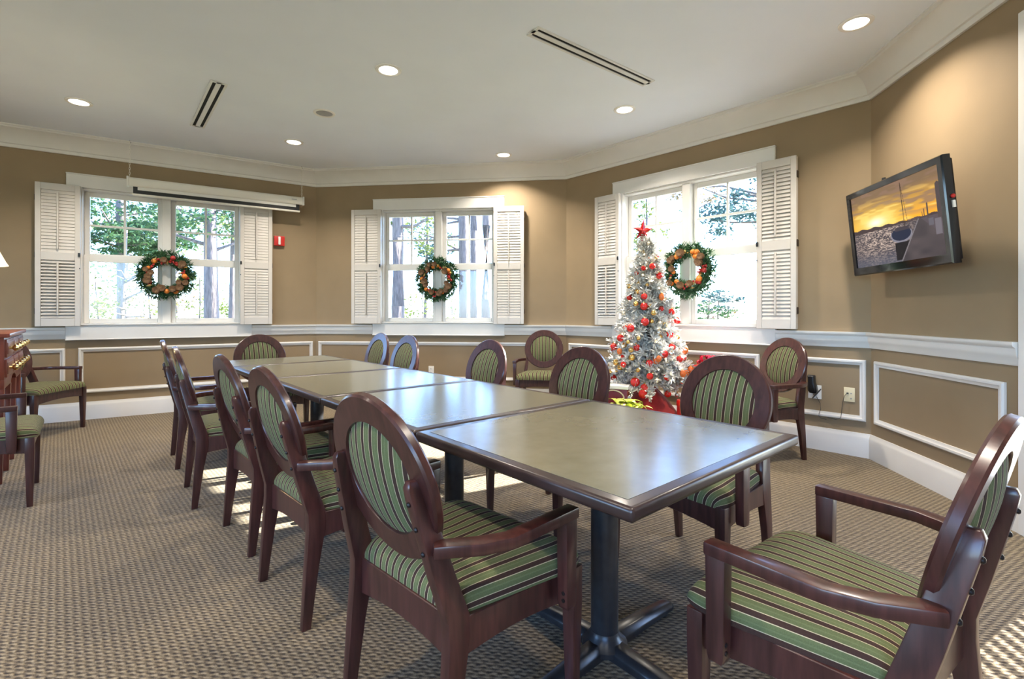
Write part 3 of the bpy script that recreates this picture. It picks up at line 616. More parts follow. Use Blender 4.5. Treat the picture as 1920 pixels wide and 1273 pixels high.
# ------------------------------------------------------------------ chairs
def make_chair():
    r = empty('dining_armchair')
    # oval back: ring and pad in a tilted plane
    tl = math.radians(15.5); cz, cyb = 0.721, -0.193; A, B = 0.230, 0.232; ai, bi = 0.158, 0.157; th = 0.014
    def bp(x, w, d): return (x, cyb-w*math.sin(tl)+d*math.cos(tl), cz+w*math.cos(tl)+d*math.sin(tl))
    n = 64; rings = []
    for j in range(n):
        t = 2*PI*j/n; c, s = math.cos(t), math.sin(t); pr = []
        for f, d in ((0, -th+0.004), (0.03, -th), (0.93, -th), (1.0, -th+0.006), (1.0, th-0.006), (0.93, th), (0.03, th), (0, th-0.004)):
            pr.append(bp((ai+(A-ai)*f)*c, (bi+(B-bi)*f)*s, d))
        rings.append(pr)
    MB().loft(rings, closed=True).build('back_frame', 'wood', r, smooth=35)
    mb = MB(); uvs = []; K = 7; n2 = 40
    for side in (1, -1):
        base = len(mb.v)
        for k in range(K+1):
            q = k/K
            for j in range(n2 if k else 1):
                t = 2*PI*j/n2; x = ai*1.01*q*math.cos(t); w = bi*1.01*q*math.sin(t); d = side*(0.006+0.024*(1-q**2.6))
                mb.v.append(bp(x, w, d)); uvs.append((x, w))
        for j in range(n2): mb.f.append((base, base+1+j, base+1+(j+1) % n2))
        for k in range(K-1):
            for j in range(n2):
                p = base+1+k*n2; mb.f.append((p+j, p+n2+j, p+n2+(j+1) % n2, p+(j+1) % n2))
    me = mb.mesh('back_pad', 'stripe', smooth=60); setuv(me, uvs); link('back_pad', me, r)
    # seat cushion
    mb = MB(); uvs = []; ny, nx = 22, 25; zb, hh = 0.412, 0.064
    def half(y): q = (y+0.135)/0.445; return 0.218+0.070*min(1, q*1.25)-0.02*max(0, (q-0.86)/0.14)**2
    mid = []
    for k in range(nx):
        ph = PI-PI*k/(nx-1); c, s = math.cos(ph), math.sin(ph)
        mid.append((math.copysign(abs(c)**0.32, c) if abs(c) > 1e-9 else 0.0, abs(s)**0.45 if s > 1e-9 else 0.0))
    arc = [0.0]
    for k in range(1, nx): arc.append(arc[-1]+math.hypot((mid[k][0]-mid[k-1][0])*0.27, (mid[k][1]-mid[k-1][1])*hh))
    cm = arc[nx//2]
    for j in range(ny):
        q = j/(ny-1); yy = -math.cos(PI*q); yy = math.copysign(abs(yy)**0.45, yy); y = 0.0875+0.2225*yy
        e = max(0.0, 1-abs(yy)**9)**0.42; dome = 0.008*(1-yy*yy)
        for k in range(nx):
            xx, zz = mid[k]; hx = half(y)*(1-0.03*(1-e))
            mb.v.append((xx*hx, y, zb+zz*(hh*e)+dome*(1-xx*xx)*zz)); uvs.append((arc[k]-cm, q))
    for j in range(ny-1):
        for k in range(nx-1): a = j*nx+k; mb.f.append((a, a+1, a+nx+1, a+nx))
    me = mb.mesh('seat_cushion', 'stripe', smooth=70); setuv(me, uvs); link('seat_cushion', me, r)
    MB().box(-0.21, 0.21, -0.11, 0.26, 0.398, 0.414).build('seat_board', 'wood', r)
    # legs
    for sx in (-1, 1):
        rr = []
        for y, z, hx, hy, x in ((-0.172, 0.0, 0.013, 0.016, 0.229), (-0.150, 0.22, 0.016, 0.024, 0.227), (-0.132, 0.36, 0.017, 0.032, 0.225), (-0.132, 0.415, 0.017, 0.033, 0.222), (-0.162, 0.52, 0.017, 0.031, 0.207), (-0.211, 0.705, 0.016, 0.026, 0.182), (-0.221, 0.742, 0.014, 0.022, 0.177), (-0.226, 0.758, 0.009, 0.011, 0.175)):
            rr.append([(sx*x+a*hx, y+b*hy, z) for a, b in ((-1, -1), (1, -1), (1, 1), (-1, 1))])
        lg = MB().loft(rr).build('rear_leg', 'wood', r, bevel=0.004)
        for z, y, bx_ in ((0.585, -0.179-0.0293, 0.198), (0.645, -0.195-0.0276, 0.190), (0.705, -0.211-0.026, 0.182)):
            b_ = MB().lathe([(0.0065, -0.002), (0.0065, 0.003), (0.004, 0.0055), (0.0005, 0.006)], 10); b_.v = [(sx*bx_+x, y-zz, z+yy) for x, yy, zz in b_.v]
            b_.build('bolt', 'bolt', lg, smooth=True)
        rr = [[(sx*0.270+a*h, 0.270+b*h, z) for a, b in ((-1, -1), (1, -1), (1, 1), (-1, 1))] for z, h in ((0, 0.014), (0.10, 0.0165), (0.32, 0.0215), (0.412, 0.0215))]
        MB().loft(rr).build('front_leg', 'wood', r, bevel=0.003)
        # armrest: outward bend from the upright, then straight to the post
        path = [(0.214, -0.192, 0.022), (0.236, -0.160, 0.023), (0.280, -0.100, 0.024), (0.309, -0.030, 0.022), (0.311, 0.222, 0.021)]
        rr = []
        for k, (x, y, w) in enumerate(path):
            p0 = path[max(k-1, 0)]; p1 = path[min(k+1, len(path)-1)]; d = Vector((p1[0]-p0[0], p1[1]-p0[1])).normalized(); nn = Vector((d.y, -d.x))
            rr.append([(sx*(x+nn.x*w*s), y+nn.y*w*s, z) for s, z in ((-1, 0.581), (1, 0.581), (1, 0.611), (-1, 0.611))])
        MB().loft(rr).build('armrest', 'wood', r, bevel=0.005)
        po = MB().loft([[(sx*0.308+a*hx, 0.196+b*hy, z) for a, b in ((-1, -1), (1, -1), (1, 1), (-1, 1))] for z, hx, hy in ((0.335, 0.0165, 0.017), (0.350, 0.0175, 0.021), (0.583, 0.0175, 0.025))]).build('arm_post', 'wood', r, bevel=0.004)
        for z in (0.362, 0.382):
            b_ = MB().lathe([(0.0055, -0.002), (0.0055, 0.002), (0.0005, 0.003)], 10); b_.v = [(sx*0.308+x+sx*0.004, 0.196-0.0215-zz, z+yy) for x, yy, zz in b_.v]
            b_.build('bolt', 'bolt', po, smooth=True)
        # side rail with an arched lower edge
        pts = []
        for k in range(9):
            q = k/8; pts.append((q, 0.318+0.016*math.sin(PI*q)))
        rr = [[((sx*(0.226+0.044*q)+a), -0.12+0.38*q, z) for a, z in ((-0.011, zl), (0.011, zl), (0.011, 0.412), (-0.011, 0.412))] for q, zl in pts]
        MB().loft(rr).build('side_rail', 'wood', r, bevel=0.002, seg=1)
    for y, hx, zl in ((-0.130, 0.212, 0.306), (0.272, 0.255, 0.318)):
        rr = [[(hx*(2*k/10-1), y+a, z) for a, z in ((-0.011, zl+0.02*math.sin(PI*k/10)), (0.011, zl+0.02*math.sin(PI*k/10)), (0.011, 0.413), (-0.011, 0.413))] for k in range(11)]
        MB().loft(rr).build('rear_rail' if y < 0 else 'front_rail', 'wood', r, bevel=0.002, seg=1)
    return r
def setuv(me, uvs):
    lay = me.uv_layers.new(name='UVMap'); idx = np.zeros(len(me.loops), dtype=np.int32); me.loops.foreach_get('vertex_index', idx)
    lay.data.foreach_set('uv', np.array(uvs, dtype=np.float32)[idx].ravel())
proto = make_chair(); first = [True]
def chair(pos, d, label, group):
    o = proto if first[0] else copy_tree(proto); first[0] = False
    o.location = (pos[0], pos[1], 0); o.rotation_euler = (0, 0, facing(Vector((d[0], d[1], 0)))); tag(o, label, 'chair', group)
G = 'oval-backed armchairs around the long table'
def rot(v, deg): return Matrix.Rotation(math.radians(deg), 3, 'Z') @ v
chair((-0.205, 1.435), (math.cos(math.radians(46.0)), math.sin(math.radians(46.0))), 'nearest armchair on the left of the tables, its striped oval back toward the viewer', G)
chair((-0.789, 2.067), (math.cos(math.radians(44.5)), math.sin(math.radians(44.5))), 'second armchair from the viewer along the left side of the tables', G)
chair(rowp(2.202, -0.081), rot(V, 2), 'third armchair from the viewer along the left side of the tables', G)
chair(rowp(3.03, -0.167), rot(V, -3), 'fourth armchair along the left side of the tables, pulled out a little', G)
chair(rowp(3.97, -0.136), rot(V, -3), 'last armchair along the left side, nearest the left window', G)
chair((0.861, 2.249), (math.cos(math.radians(216.3)), math.sin(math.radians(216.3))), 'armchair across the nearest table, its round striped back in front of the red gifts', G)
chair(rowp(1.376, 1.215), -V, 'armchair on the right side of the second table, left of the Christmas tree', G)
chair(rowp(2.358, 1.275), -V, 'armchair on the right side of the third table, its rim shining in the sun', G)
chair(rowp(3.455, 1.185), -V, 'right one of the two armchairs with overlapping backs below the middle window', G)
chair(rowp(4.12, 1.235), -V, 'left one of the two armchairs with overlapping backs below the middle window', G)
chair(rowp(4.315, 0.43), -U, 'armchair at the far end of the table row, only its back showing', G)
chair((0.849, 1.183), (math.cos(math.radians(127.1)), math.sin(math.radians(127.1))), 'armchair cut by the right picture edge, at the near end of the table row', G)
G2 = 'oval-backed armchairs standing along the walls'
chair((0.36, 5.70), (-0.118, -0.993), 'armchair against the wall between the middle window and the Christmas tree', G2)
chair((2.06, 4.017), (-0.96, -0.28), 'armchair in the right corner beside the black power adapter', G2)
chair((-4.58, 4.66), (0.99, 0.06), 'armchair below the left window behind the cherry wood desk', G2)
chair((-3.25, 2.945), V, 'armchair at the left picture edge in front of the desk, only its seat showing', G2)

# ------------------------------------------------------------------ desk and lamp on the left
dk = empty('writing_desk', (-3.405, 3.29, 0), facing(V)); tag(dk, 'red cherry wood desk with brass-knobbed drawers at the left edge', 'desk')
# local: y = out of the drawer fronts, x = to the right seen from the front's back => world -U
DL, DD = 1.20, 0.46                            # length runs along local -x (= +U)
MB().box(-DL-0.03, 0.03, -DD-0.02, 0.03, 0.985, 1.012).build('desk_top', 'redwood', dk, bevel=0.006)
MB().box(-DL, 0, -DD, 0, 0.70, 0.985).box(-DL, -DL+0.42, -DD, 0, 0.64, 0.70).box(-0.42, 0, -DD, 0, 0.64, 0.70).build('desk_body', 'redwood', dk, bevel=0.003)
arch = [(-0.78, 0.70), (-0.42, 0.70), (-0.42, 0.64)]+[(-0.60+0.18*math.cos(t), 0.64+0.055*math.sin(t)) for t in [PI*k/10 for k in range(1, 10)]]+[(-0.78, 0.64)]
MB().prism(arch, -0.02, 0).build('arched_apron', 'redwood', dk)
for (x0, x1) in ((-0.42, -0.02), (-0.78, -0.44), (-1.18, -0.80)):
    for (z0, z1) in ((0.85, 0.97), (0.715, 0.835)):
        dd = MB().box(x0, x1, -0.01, 0.012, z0, z1).box(x0+0.02, x1-0.02, 0.010, 0.016, z0+0.02, z1-0.02).build('drawer', 'redwood', dk, bevel=0.003)
        for q in (0.25, 0.75):
            kb = MB().lathe([(0.010, 0), (0.008, 0.014), (0.020, 0.022), (0.023, 0.034), (0.014, 0.046), (0.0005, 0.049)], 14); x = x0+(x1-x0)*q; zc = (z0+z1)/2
            kb.v = [(x+a, 0.015+c, zc+b) for a, b, c in kb.v]; kb.build('knob', 'brass', dd, smooth=True)
for x in (-0.025, -0.415, -0.785, -DL+0.025):
    for y in (-0.025, -DD+0.025):
        MB().loft([[(x+a*h, y+b*h, z) for a, b in ((-1, -1), (1, -1), (1, 1), (-1, 1))] for z, h in ((0, 0.014), (0.08, 0.016), (0.64, 0.025))]).build('leg', 'redwood', dk, bevel=0.003)
lp = empty('table_lamp', (-3.80, 3.40, 1.012)); tag(lp, 'table lamp with cream shade on the desk at the left edge', 'lamp')
MB().lathe([(0.085, 0.0), (0.085, 0.015), (0.05, 0.025), (0.025, 0.05), (0.06, 0.10), (0.075, 0.17), (0.06, 0.25), (0.02, 0.30), (0.015, 0.34), (0.012, 0.50)], 24).build('base', 'brass', lp, smooth=True)
MB().loft([[(rr*math.cos(2*PI*j/40), rr*math.sin(2*PI*j/40), z) for j in range(40)] for rr, z in ((0.220, 0.478), (0.205, 0.505), (0.165, 0.60), (0.125, 0.72), (0.122, 0.72), (0.162, 0.60), (0.202, 0.505), (0.217, 0.478))], closed=True).build('lamp_shade', 'shade', lp, smooth=True)
ld = bpy.data.lights.new('bulb_glow', 'POINT'); ld.energy = 6; ld.color = (1, 0.8, 0.5); ld.shadow_soft_size = 0.04
lo = bpy.data.objects.new('bulb_glow', ld); COL.objects.link(lo); lo.parent = lp; lo.location = (0, 0, 0.57)

# ------------------------------------------------------------------ Christmas tree
TX, TY = 1.265, 4.60; TB, TT = 0.46, 1.86
tr = empty('christmas_tree', (TX, TY, 0)); tag(tr, 'white flocked Christmas tree in front of the right window', 'christmas tree')
rs = random.Random(5)
def tree_r(q): return 0.035+0.335*(1-q)**0.92
mb = MB(); st = MB()
tips = []
for k in range(430):
    q = 1-math.sqrt(rs.random()*0.985+0.015) if rs.random() < 0.72 else rs.random()
    a = rs.random()*2*PI; R_ = tree_r(q)*rs.choice((rs.uniform(0.62, 0.95), rs.uniform(0.9, 1.22))); z = TB+(TT-TB)*q
    d = Vector((math.cos(a), math.sin(a), 0)); p0 = Vector((0, 0, z+0.10*(1-q)+0.03)); p1 = d*R_+Vector((0, 0, z-0.01-0.03*rs.random()))
    st.tube([p0, (p0+p1)/2+Vector((0, 0, 0.015)), p1], [0.005, 0.004, 0.002], 4, False)
    tips.append((p1, a, q))
    side = d.cross(Vector((0, 0, 1))); ns = int(7+14*(1-q))
    for s in range(ns):
        f = 0.35+0.68*(s/ns); c = p0.lerp(p1, f)+Vector((0, 0, 0.012))
        off = (side*rs.uniform(-1, 1)*0.5+d*0.6+Vector((0, 0, rs.uniform(-0.35, 0.5)))).normalized()
        for b in range(6):
            v = (off*0.9+Vector((rs.gauss(0, 1), rs.gauss(0, 1), rs.gauss(0, 1)))*0.55).normalized()
            ln = rs.uniform(0.032, 0.07); w = v.cross(Vector((rs.gauss(0, 1), rs.gauss(0, 1), rs.gauss(0, 1)))).normalized()*0.0085
            mb.add([c-w, c+w, c+v*ln+w*0.5, c+v*ln-w*0.5], [(0, 1, 2, 3)])
nd = mb.build('needles', 'flock', tr); nd['kind'] = 'stuff'
st.build('branches', 'bark', tr)
MB().tube([(0, 0, 0.30), (0, 0, TT)], [0.022, 0.006], 8).build('trunk', 'bark', tr)
star = empty('tree_star', (TX-0.05, TY-0.02, TT-0.02)); tag(star, 'red five-pointed star on top of the Christmas tree', 'star')
mb = MB(); pts = []
for k in range(10):
    a = PI/2+k*PI/5; R_ = 0.092 if k % 2 == 0 else 0.037
    if k == 0: R_ = 0.115
    pts.append((R_*math.cos(a), R_*math.sin(a)))
mb.add([(x, 0, z+0.075) for x, z in pts]+[(0, -0.028, 0.075), (0, 0.028, 0.075)], [(i, (i+1) % 10, 10) for i in range(10)]+[((i+1) % 10, i, 11) for i in range(10)])
mb.build('star_body', 'star', star); MB().tube([(0, 0, -0.03), (0, 0, 0.05)], 0.008, 8).build('socket', 'star', star)
star.rotation_euler = (0, math.radians(4), math.radians(-8))
balls = {}
def orn_proto(kind, m, sz):
    r = empty(kind)
    MB().ball((0, 0, 0), 1.0, 18, sz).build('ball', m, r, smooth=True)
    MB().lathe([(0.26, sz*0.95), (0.26, sz*1.12), (0.05, sz*1.14), (0.05, sz*1.3)], 10).build('cap', 'orn_gold', r)
    return r
specs = [('red_ornament', 'orn_red', 1.0, 0.024, 0.038, 44, 'round red ornament on the Christmas tree', 'red ornaments on the Christmas tree'),
         ('gold_ornament', 'orn_gold', 1.0, 0.016, 0.028, 36, 'round gold ornament on the Christmas tree', 'gold ornaments on the Christmas tree'),
         ('orange_ornament', 'orn_orange', 1.35, 0.018, 0.028, 20, 'oval orange ornament on the Christmas tree', 'orange ornaments on the Christmas tree'),
         ('silver_ornament', 'orn_silver', 1.0, 0.016, 0.024, 14, 'round silver ornament on the Christmas tree', 'silver ornaments on the Christmas tree')]
cand = [t for t in tips if math.cos(t[1]+PI/2-0.26) > -0.25]        # tips on the room side
rs.shuffle(cand); ci = 0
taken = []
for (nm, m, sz, r0, r1, cnt, lab, grp) in specs:
    pr = orn_proto(nm, m, sz); made = 0
    while made < cnt and ci < len(cand):
        p, a, q = cand[ci]; ci += 1
        pp = p*1.0+Vector((math.cos(a), math.sin(a), 0))*0.02+Vector((0, 0, -0.025))
        if any((pp-t).length < 0.055 for t in taken): continue
        taken.append(pp); o = pr if made == 0 else copy_tree(pr); made += 1
        o.location = (TX+pp.x, TY+pp.y, pp.z); s = rs.uniform(r0, r1)*(0.8+0.35*(1-q)); o.scale = (s, s, s); tag(o, lab+' in its %s %s part' % ('lower' if q < 0.33 else 'middle' if q < 0.66 else 'upper', 'left' if pp.x < 0 else 'right'), 'ornament', grp)
mb = MB()
for k in range(260):
    p, a, q = tips[rs.randrange(len(tips))]; c = Vector((TX, TY, 0))+p*rs.uniform(0.9, 1.04); c.z = p.z+rs.uniform(-0.02, 0.03)
    mb.ball(tuple(c), 0.0075, 6)
bl = mb.build('string_lights', 'bulb', None, smooth=True); tag(bl, 'warm white string light bulbs strung over the Christmas tree', 'string lights')
# stand and skirt
sd = empty('tree_stand', (TX, TY, 0)); tag(sd, 'stand hidden under the red skirt below the Christmas tree', 'tree stand')
MB().lathe([(0.03, 0.02), (0.035, 0.40)], 14).build('stand_tube', 'black_steel', sd)
for k in range(4):
    R = Matrix.Rotation(k*PI/2+0.4, 4, 'Z'); MB().box(0, 0.16, -0.012, 0.012, 0.0, 0.03, R).build('stand_leg', 'black_steel', sd)
mb = MB(); rings = []
for k in range(13):
    q = k/12; rr = 0.055+0.36*q**0.85; z = 0.475-0.465*q**1.15
    rings.append([(rr*(1+0.10*q*math.sin(7*t+1.3*math.sin(2*t)))*math.cos(t), rr*(1+0.10*q*math.sin(7*t+1.3*math.sin(2*t)))*math.sin(t), z+0.012*(1-q)*math.sin(5*t)) for t in [2*PI*j/72 for j in range(72)]])
sk = mb.loft(rings, caps=False).build('tree_skirt', 'cloth_red', None, (TX-0.02, TY-0.06, 0), smooth=60)
sm_ = sk.modifiers.new('thick', 'SOLIDIFY'); sm_.thickness = 0.006
tag(sk, 'dark red cloth skirt draped below the white Christmas tree', 'tree skirt')
# gifts
def bow(parent, m, z, s=1.0):
    mb = MB()
    for k in range(12):
        a = 2*PI*k/12+(0.25 if k % 2 else 0); el = 0.3 if k % 2 else 0.85; d = Vector((math.cos(a)*math.cos(el), math.sin(a)*math.cos(el), math.sin(el))); sd_ = Vector((-math.sin(a), math.cos(a), 0)); n = d.cross(sd_)
        loop = [Vector((0, 0, z))+(d*(0.038*(1-math.cos(t)))+n*0.020*math.sin(t))*s for t in [2*PI*j/10 for j in range(11)]]
        mb.add([p-sd_*0.013*s for p in loop]+[p+sd_*0.013*s for p in loop], [(j, j+1, 12+j, 11+j) for j in range(10)])
    b_ = mb.build('bow', m, parent, smooth=60); return b_
g = empty('gift_box', (1.83, 4.56, 0.0), math.radians(-45)); tag(g, 'tall cream gift box with a pink-red bow, right of the Christmas tree', 'gift')
MB().box(-0.11, 0.11, -0.11, 0.11, 0, 0.63).build('box', 'gift_cream', g, bevel=0.003); MB().box(-0.116, 0.116, -0.116, 0.116, 0.63, 0.665).build('lid', 'gift_red', g, bevel=0.003)
MB().box(-0.015, 0.015, -0.113, 0.113, 0.0, 0.632).box(-0.113, 0.113, -0.015, 0.015, 0.0, 0.632).build('ribbon', 'gift_red', g); bow(g, 'bow', 0.667, 1.5)
g = empty('gift_tin', (1.475, 4.22, 0)); tag(g, 'shiny red cylindrical gift tin beside the red tree skirt', 'gift')
MB().lathe([(0.052, 0), (0.055, 0.01), (0.055, 0.36)], 28).build('tin_body', 'gift_red', g, smooth=True); MB().lathe([(0.058, 0.355), (0.058, 0.395), (0.052, 0.405), (0.001, 0.407)], 28).build('lid', 'orn_red', g, smooth=True)
g = empty('gift_box', (0.93, 4.36, 0), math.radians(-20)); tag(g, 'dark red gift box with white lid and cream ribbon left of the tree skirt', 'gift')
MB().loft([[(x*s, y*s, z) for x, y in ((-0.10, -0.07), (0.10, -0.07), (0.10, 0.07), (-0.10, 0.07))] for z, s in ((0, 0.95), (0.49, 1.0))]).build('box', 'gift_dark', g, bevel=0.004)
MB().box(-0.112, 0.112, -0.08, 0.08, 0.485, 0.515).build('lid', 'plate_white', g, bevel=0.004)
MB().tube([(0.095*math.cos(t)-0.02, -0.073, 0.40+0.075*math.sin(t)) for t in [PI*k/12 for k in range(13)]], 0.006, 6).build('ribbon', 'gift_cream', g)
# poinsettia
pz = empty('poinsettia', (0.96, 4.06, 0)); tag(pz, 'yellow-green poinsettia plant behind the table, left of the red skirt', 'plant')
MB().lathe([(0.065, 0), (0.07, 0.02), (0.09, 0.18), (0.10, 0.20), (0.09, 0.19), (0.001, 0.185)], 20).build('pot', 'pot_foil', pz, smooth=True)
stm = MB()
def leaf_mesh():
    mb = MB(); prof = [(0, 0.004), (0.15, 0.022), (0.35, 0.036), (0.5, 0.030), (0.62, 0.033), (0.8, 0.018), (1.0, 0.001)]
    for k, (q, w) in enumerate(prof):
        z = 0.03*math.sin(q*PI*0.9)-0.03*q*q; mb.v += [(q*0.125, -w, z+0.006), (q*0.125, 0, z), (q*0.125, w, z+0.006)]
    for k in range(len(prof)-1):
        for j in range(2): a = k*3+j; mb.f.append((a, a+1, a+4, a+3))
    return mb.mesh('leaf', 'poinsettia', smooth=60)
LEAF = leaf_mesh()
for k in range(8):
    a = 2*PI*k/8; R_ = 0.0 if k == 0 else 0.085; c = Vector((R_*math.cos(a), R_*math.sin(a), 0.385 if k == 0 else 0.35+0.02*math.sin(3*a)))
    stm.tube([(0.02*math.cos(a), 0.02*math.sin(a), 0.18), tuple(c)], 0.004, 5)
    for j in range(6):
        lf = link('leaf', LEAF, pz); lf.location = c; lf.rotation_euler = (rs.uniform(-0.3, 0.3), rs.uniform(-0.55, 0.2), a+j*PI/3+rs.uniform(-0.2, 0.2)); s = rs.uniform(0.75, 1.15); lf.scale = (s, s, s)
stm.build('stems', 'leaf_light', pz)

# ------------------------------------------------------------------ wreaths
def wreath(i, ds, label, seed):
    rs = random.Random(seed); r = empty('wreath', wl(i, WC[i]+ds, 0.035, 1.585), WA[i]); tag(r, label, 'wreath', 'holiday wreaths on the windows')
    mb = MB(); R0, R1 = 0.205, 0.082
    for k in range(1200):
        a = rs.random()*2*PI; b = rs.random()*2*PI; rad = Vector((math.cos(a), 0, math.sin(a))); c = rad*R0
        nrm = rad*math.cos(b)+Vector((0, 1, 0))*math.sin(b)*0.75; tan = Vector((-math.sin(a), 0, math.cos(a)))
        if nrm.y > 0.35: continue
        base = c+nrm*R1*rs.uniform(0.3, 0.85)
        for j in range(4):
            d = (nrm*0.75+tan*rs.uniform(-0.9, 0.9)+Vector((rs.gauss(0, 1), rs.gauss(0, 1), rs.gauss(0, 1)))*0.3).normalized(); ln = rs.uniform(0.03, 0.062)*(0.7 if nrm.dot(rad) < -0.3 else 1); w = d.cross(Vector((rs.gauss(0, 1), rs.gauss(0, 1), rs.gauss(0, 1)))).normalized()*0.006
            mb.add([base-w, base+w, base+d*ln+w*0.3, base+d*ln-w*0.3], [(0, 1, 2, 3)])
    fo = mb.build('needles', 'wreath_green', r); fo['kind'] = 'stuff'
    mb = MB(); rings = []
    for k in range(28):
        a = 2*PI*k/28; rad = Vector((math.cos(a), 0, math.sin(a)))
        rings.append([tuple(rad*(R0+0.035*math.cos(t))+Vector((0, 0.028*math.sin(t), 0))) for t in [2*PI*j/8 for j in range(8)]])
    mb.loft(rings, closed=True).build('ring', 'wreath_green', r, smooth=True)
    for k in range(42):
        a = 2*PI*k/42+rs.uniform(-0.1, 0.1); rad = Vector((math.cos(a), 0, math.sin(a))); c = rad*(R0+rs.uniform(-0.062, 0.006))+Vector((0, -rs.uniform(0.045, 0.07), 0)); t = rs.random()
        if t < 0.20:
            mb = MB(); mb.ball(tuple(c), rs.uniform(0.018, 0.032), 12); mb.build('fruit', rs.choice(['fruit_orange', 'fruit_orange', 'fruit_red']), r, smooth=True)
        elif t < 0.56:
            mb = MB(); s = rs.uniform(1.0, 1.5)
            for q in range(5):
                rr = 0.026*s*math.sin(PI*(0.25+0.6*q/5))
                for j in range(7):
                    b = 2*PI*j/7+q*0.45; ctr = Vector((0, -0.010*q*s, 0)); e = Vector((math.cos(b), -0.25, math.sin(b))); sdv = Vector((-math.sin(b), 0, math.cos(b)))
                    mb.add([c+ctr, c+ctr+e*rr+sdv*0.008*s, c+ctr+e*rr*1.15, c+ctr+e*rr-sdv*0.008*s], [(0, 1, 2), (0, 2, 3)])
            mb.ball(tuple(c+Vector((0, -0.02, 0))), 0.014*s, 8, 1.0); mb.build('pine_cone', 'cone', r)
        elif t < 0.78:
            mb = MB()
            for j in range(5): mb.ball(tuple(c+Vector((rs.uniform(-0.02, 0.02), rs.uniform(-0.015, 0.005), rs.uniform(-0.02, 0.02)))), 0.011, 8)
            mb.build('berries', rs.choice(['fruit_red', 'orn_gold', 'fruit_red']), r, smooth=True)
        else:
            b = rs.random()*2*PI; d = Vector((math.cos(b), -0.2, math.sin(b))); sdv = Vector((-math.sin(b), 0, math.cos(b))); mb = MB()
            mb.add([c-d*0.03, c+sdv*0.014+Vector((0, -0.006, 0)), c+d*0.035, c-sdv*0.014+Vector((0, -0.006, 0)), c+Vector((0, -0.012, 0))], [(0, 1, 4), (1, 2, 4), (2, 3, 4), (3, 0, 4)])
            mb.build('gold_leaf', 'gold_leaf', r)
wreath(0, 0.0, 'green wreath with oranges and pine cones on the left window', 1)
wreath(1, 0.0, 'green wreath with orange fruit and berries on the middle window', 2)
wreath(2, 0.06, 'green wreath on the right window behind the Christmas tree', 4)

# ------------------------------------------------------------------ outdoors
GZ = -0.35
gm = MB(); gm.add([(-150, -150, GZ), (150, -150, GZ), (150, 250, GZ), (-150, 250, GZ)], [(0, 1, 2, 3)])
struct(gm.build('ground', 'grass'), 'pale sunlit lawn outside the windows')
def pxpos(x, Y): return ((x-960)/920*Y, Y)
def tree(name, label, x, y, h, tr_, crowns, leaf, seed, n=900, sz=0.13, lean=0.0, branches=5):
    rs = random.Random(seed); r = empty(name, (x, y, GZ)); tag(r, label, 'tree' if 'shrub' not in name else 'shrub', 'trees and shrubs outside the windows')
    pts = []; rad = []
    for k in range(7):
        q = k/6; pts.append((lean*q*h+0.05*math.sin(3*q+seed), 0.04*math.sin(5*q+seed), h*q)); rad.append(tr_*(1-0.65*q))
    MB().tube(pts, rad, 10).build('trunk', 'bark', r, smooth=True)
    if branches:
        mb = MB()
        for (cx_, cy_, cz_, rx, rz) in crowns:
            for k in range(branches):
                a = rs.random()*2*PI; e = Vector((cx_+rx*0.8*math.cos(a), cy_+rx*0.8*math.sin(a), cz_+rs.uniform(-0.6, 0.6)*rz)); z0 = min(max(e.z-0.25*rx, 0.3), h*0.95); s0 = Vector((lean*z0, 0, z0)); m_ = (s0+e)/2+Vector((rs.uniform(-.15, .15), rs.uniform(-.15, .15), rs.uniform(-.15, .2)))
                mb.tube([s0, m_, e], [tr_*0.25, tr_*0.17, tr_*0.06], 5)
        mb.build('branches', 'bark', r)
    mb = MB()
    for (cx_, cy_, cz_, rx, rz) in crowns:
        clumps = []
        for k in range(26):
            while True:
                p = Vector((rs.uniform(-1, 1), rs.uniform(-1, 1), rs.uniform(-1, 1)))
                if p.length < 1: break
            clumps.append(Vector((cx_+p.x*rx, cy_+p.y*rx, cz_+p.z*rz)))
        for k in range(n):
            c = clumps[rs.randrange(26)]+Vector((rs.gauss(0, 1)*rx*0.13, rs.gauss(0, 1)*rx*0.13, rs.gauss(0, 1)*rz*0.09))
            d = Vector((rs.gauss(0, 1), rs.gauss(0, 1), rs.gauss(0, 0.6))).normalized(); w = d.cross(Vector((rs.gauss(0, 1), rs.gauss(0, 1), rs.gauss(0, 1)))).normalized(); s = sz*rs.uniform(0.5, 1.2)
            mb.add([c-d*s*0.5, c+w*s*0.22, c+d*s*0.5, c-w*s*0.22], [(0, 1, 2, 3)])
    f = mb.build('foliage', leaf, r); f['kind'] = 'stuff'
def T(px, Y): return pxpos(px, Y)
tree('pine_tree', 'broad pine with green boughs seen through the upper left panes of the left window', *T(225, 13), 8, 0.16, [(-0.2, 0, 4.1, 2.0, 1.1), (0.6, 0, 3.4, 1.2, 0.5)], 'leaf_pine', 1, 2600, 0.15)
tree('pine_tree', 'pine with a bare grey trunk in the right half of the left window', *T(392, 11), 9, 0.17, [(-0.6, 0.3, 3.7, 1.5, 0.8)], 'leaf_pine', 2, 2000, 0.13, 0.012)
tree('young_tree', 'thin dark tree with bare branches in the lower left pane of the left window', *T(236, 10), 3.2, 0.06, [(0, 0, 2.0, 0.7, 0.7)], 'leaf_light', 3, 260, 0.10, 0, 14)
tree('oak_tree', 'pale leafy tree behind the pines of the left window', *T(330, 19), 9, 0.2, [(0, 0, 4.6, 2.8, 2.2)], 'leaf_light', 4, 2600, 0.17)
tree('leafy_shrub', 'yellow-green shrub low in the right lower pane of the left window', *T(372, 15), 2.6, 0.04, [(0, 0, 1.9, 1.2, 0.9)], 'leaf_light', 5, 1000, 0.12)
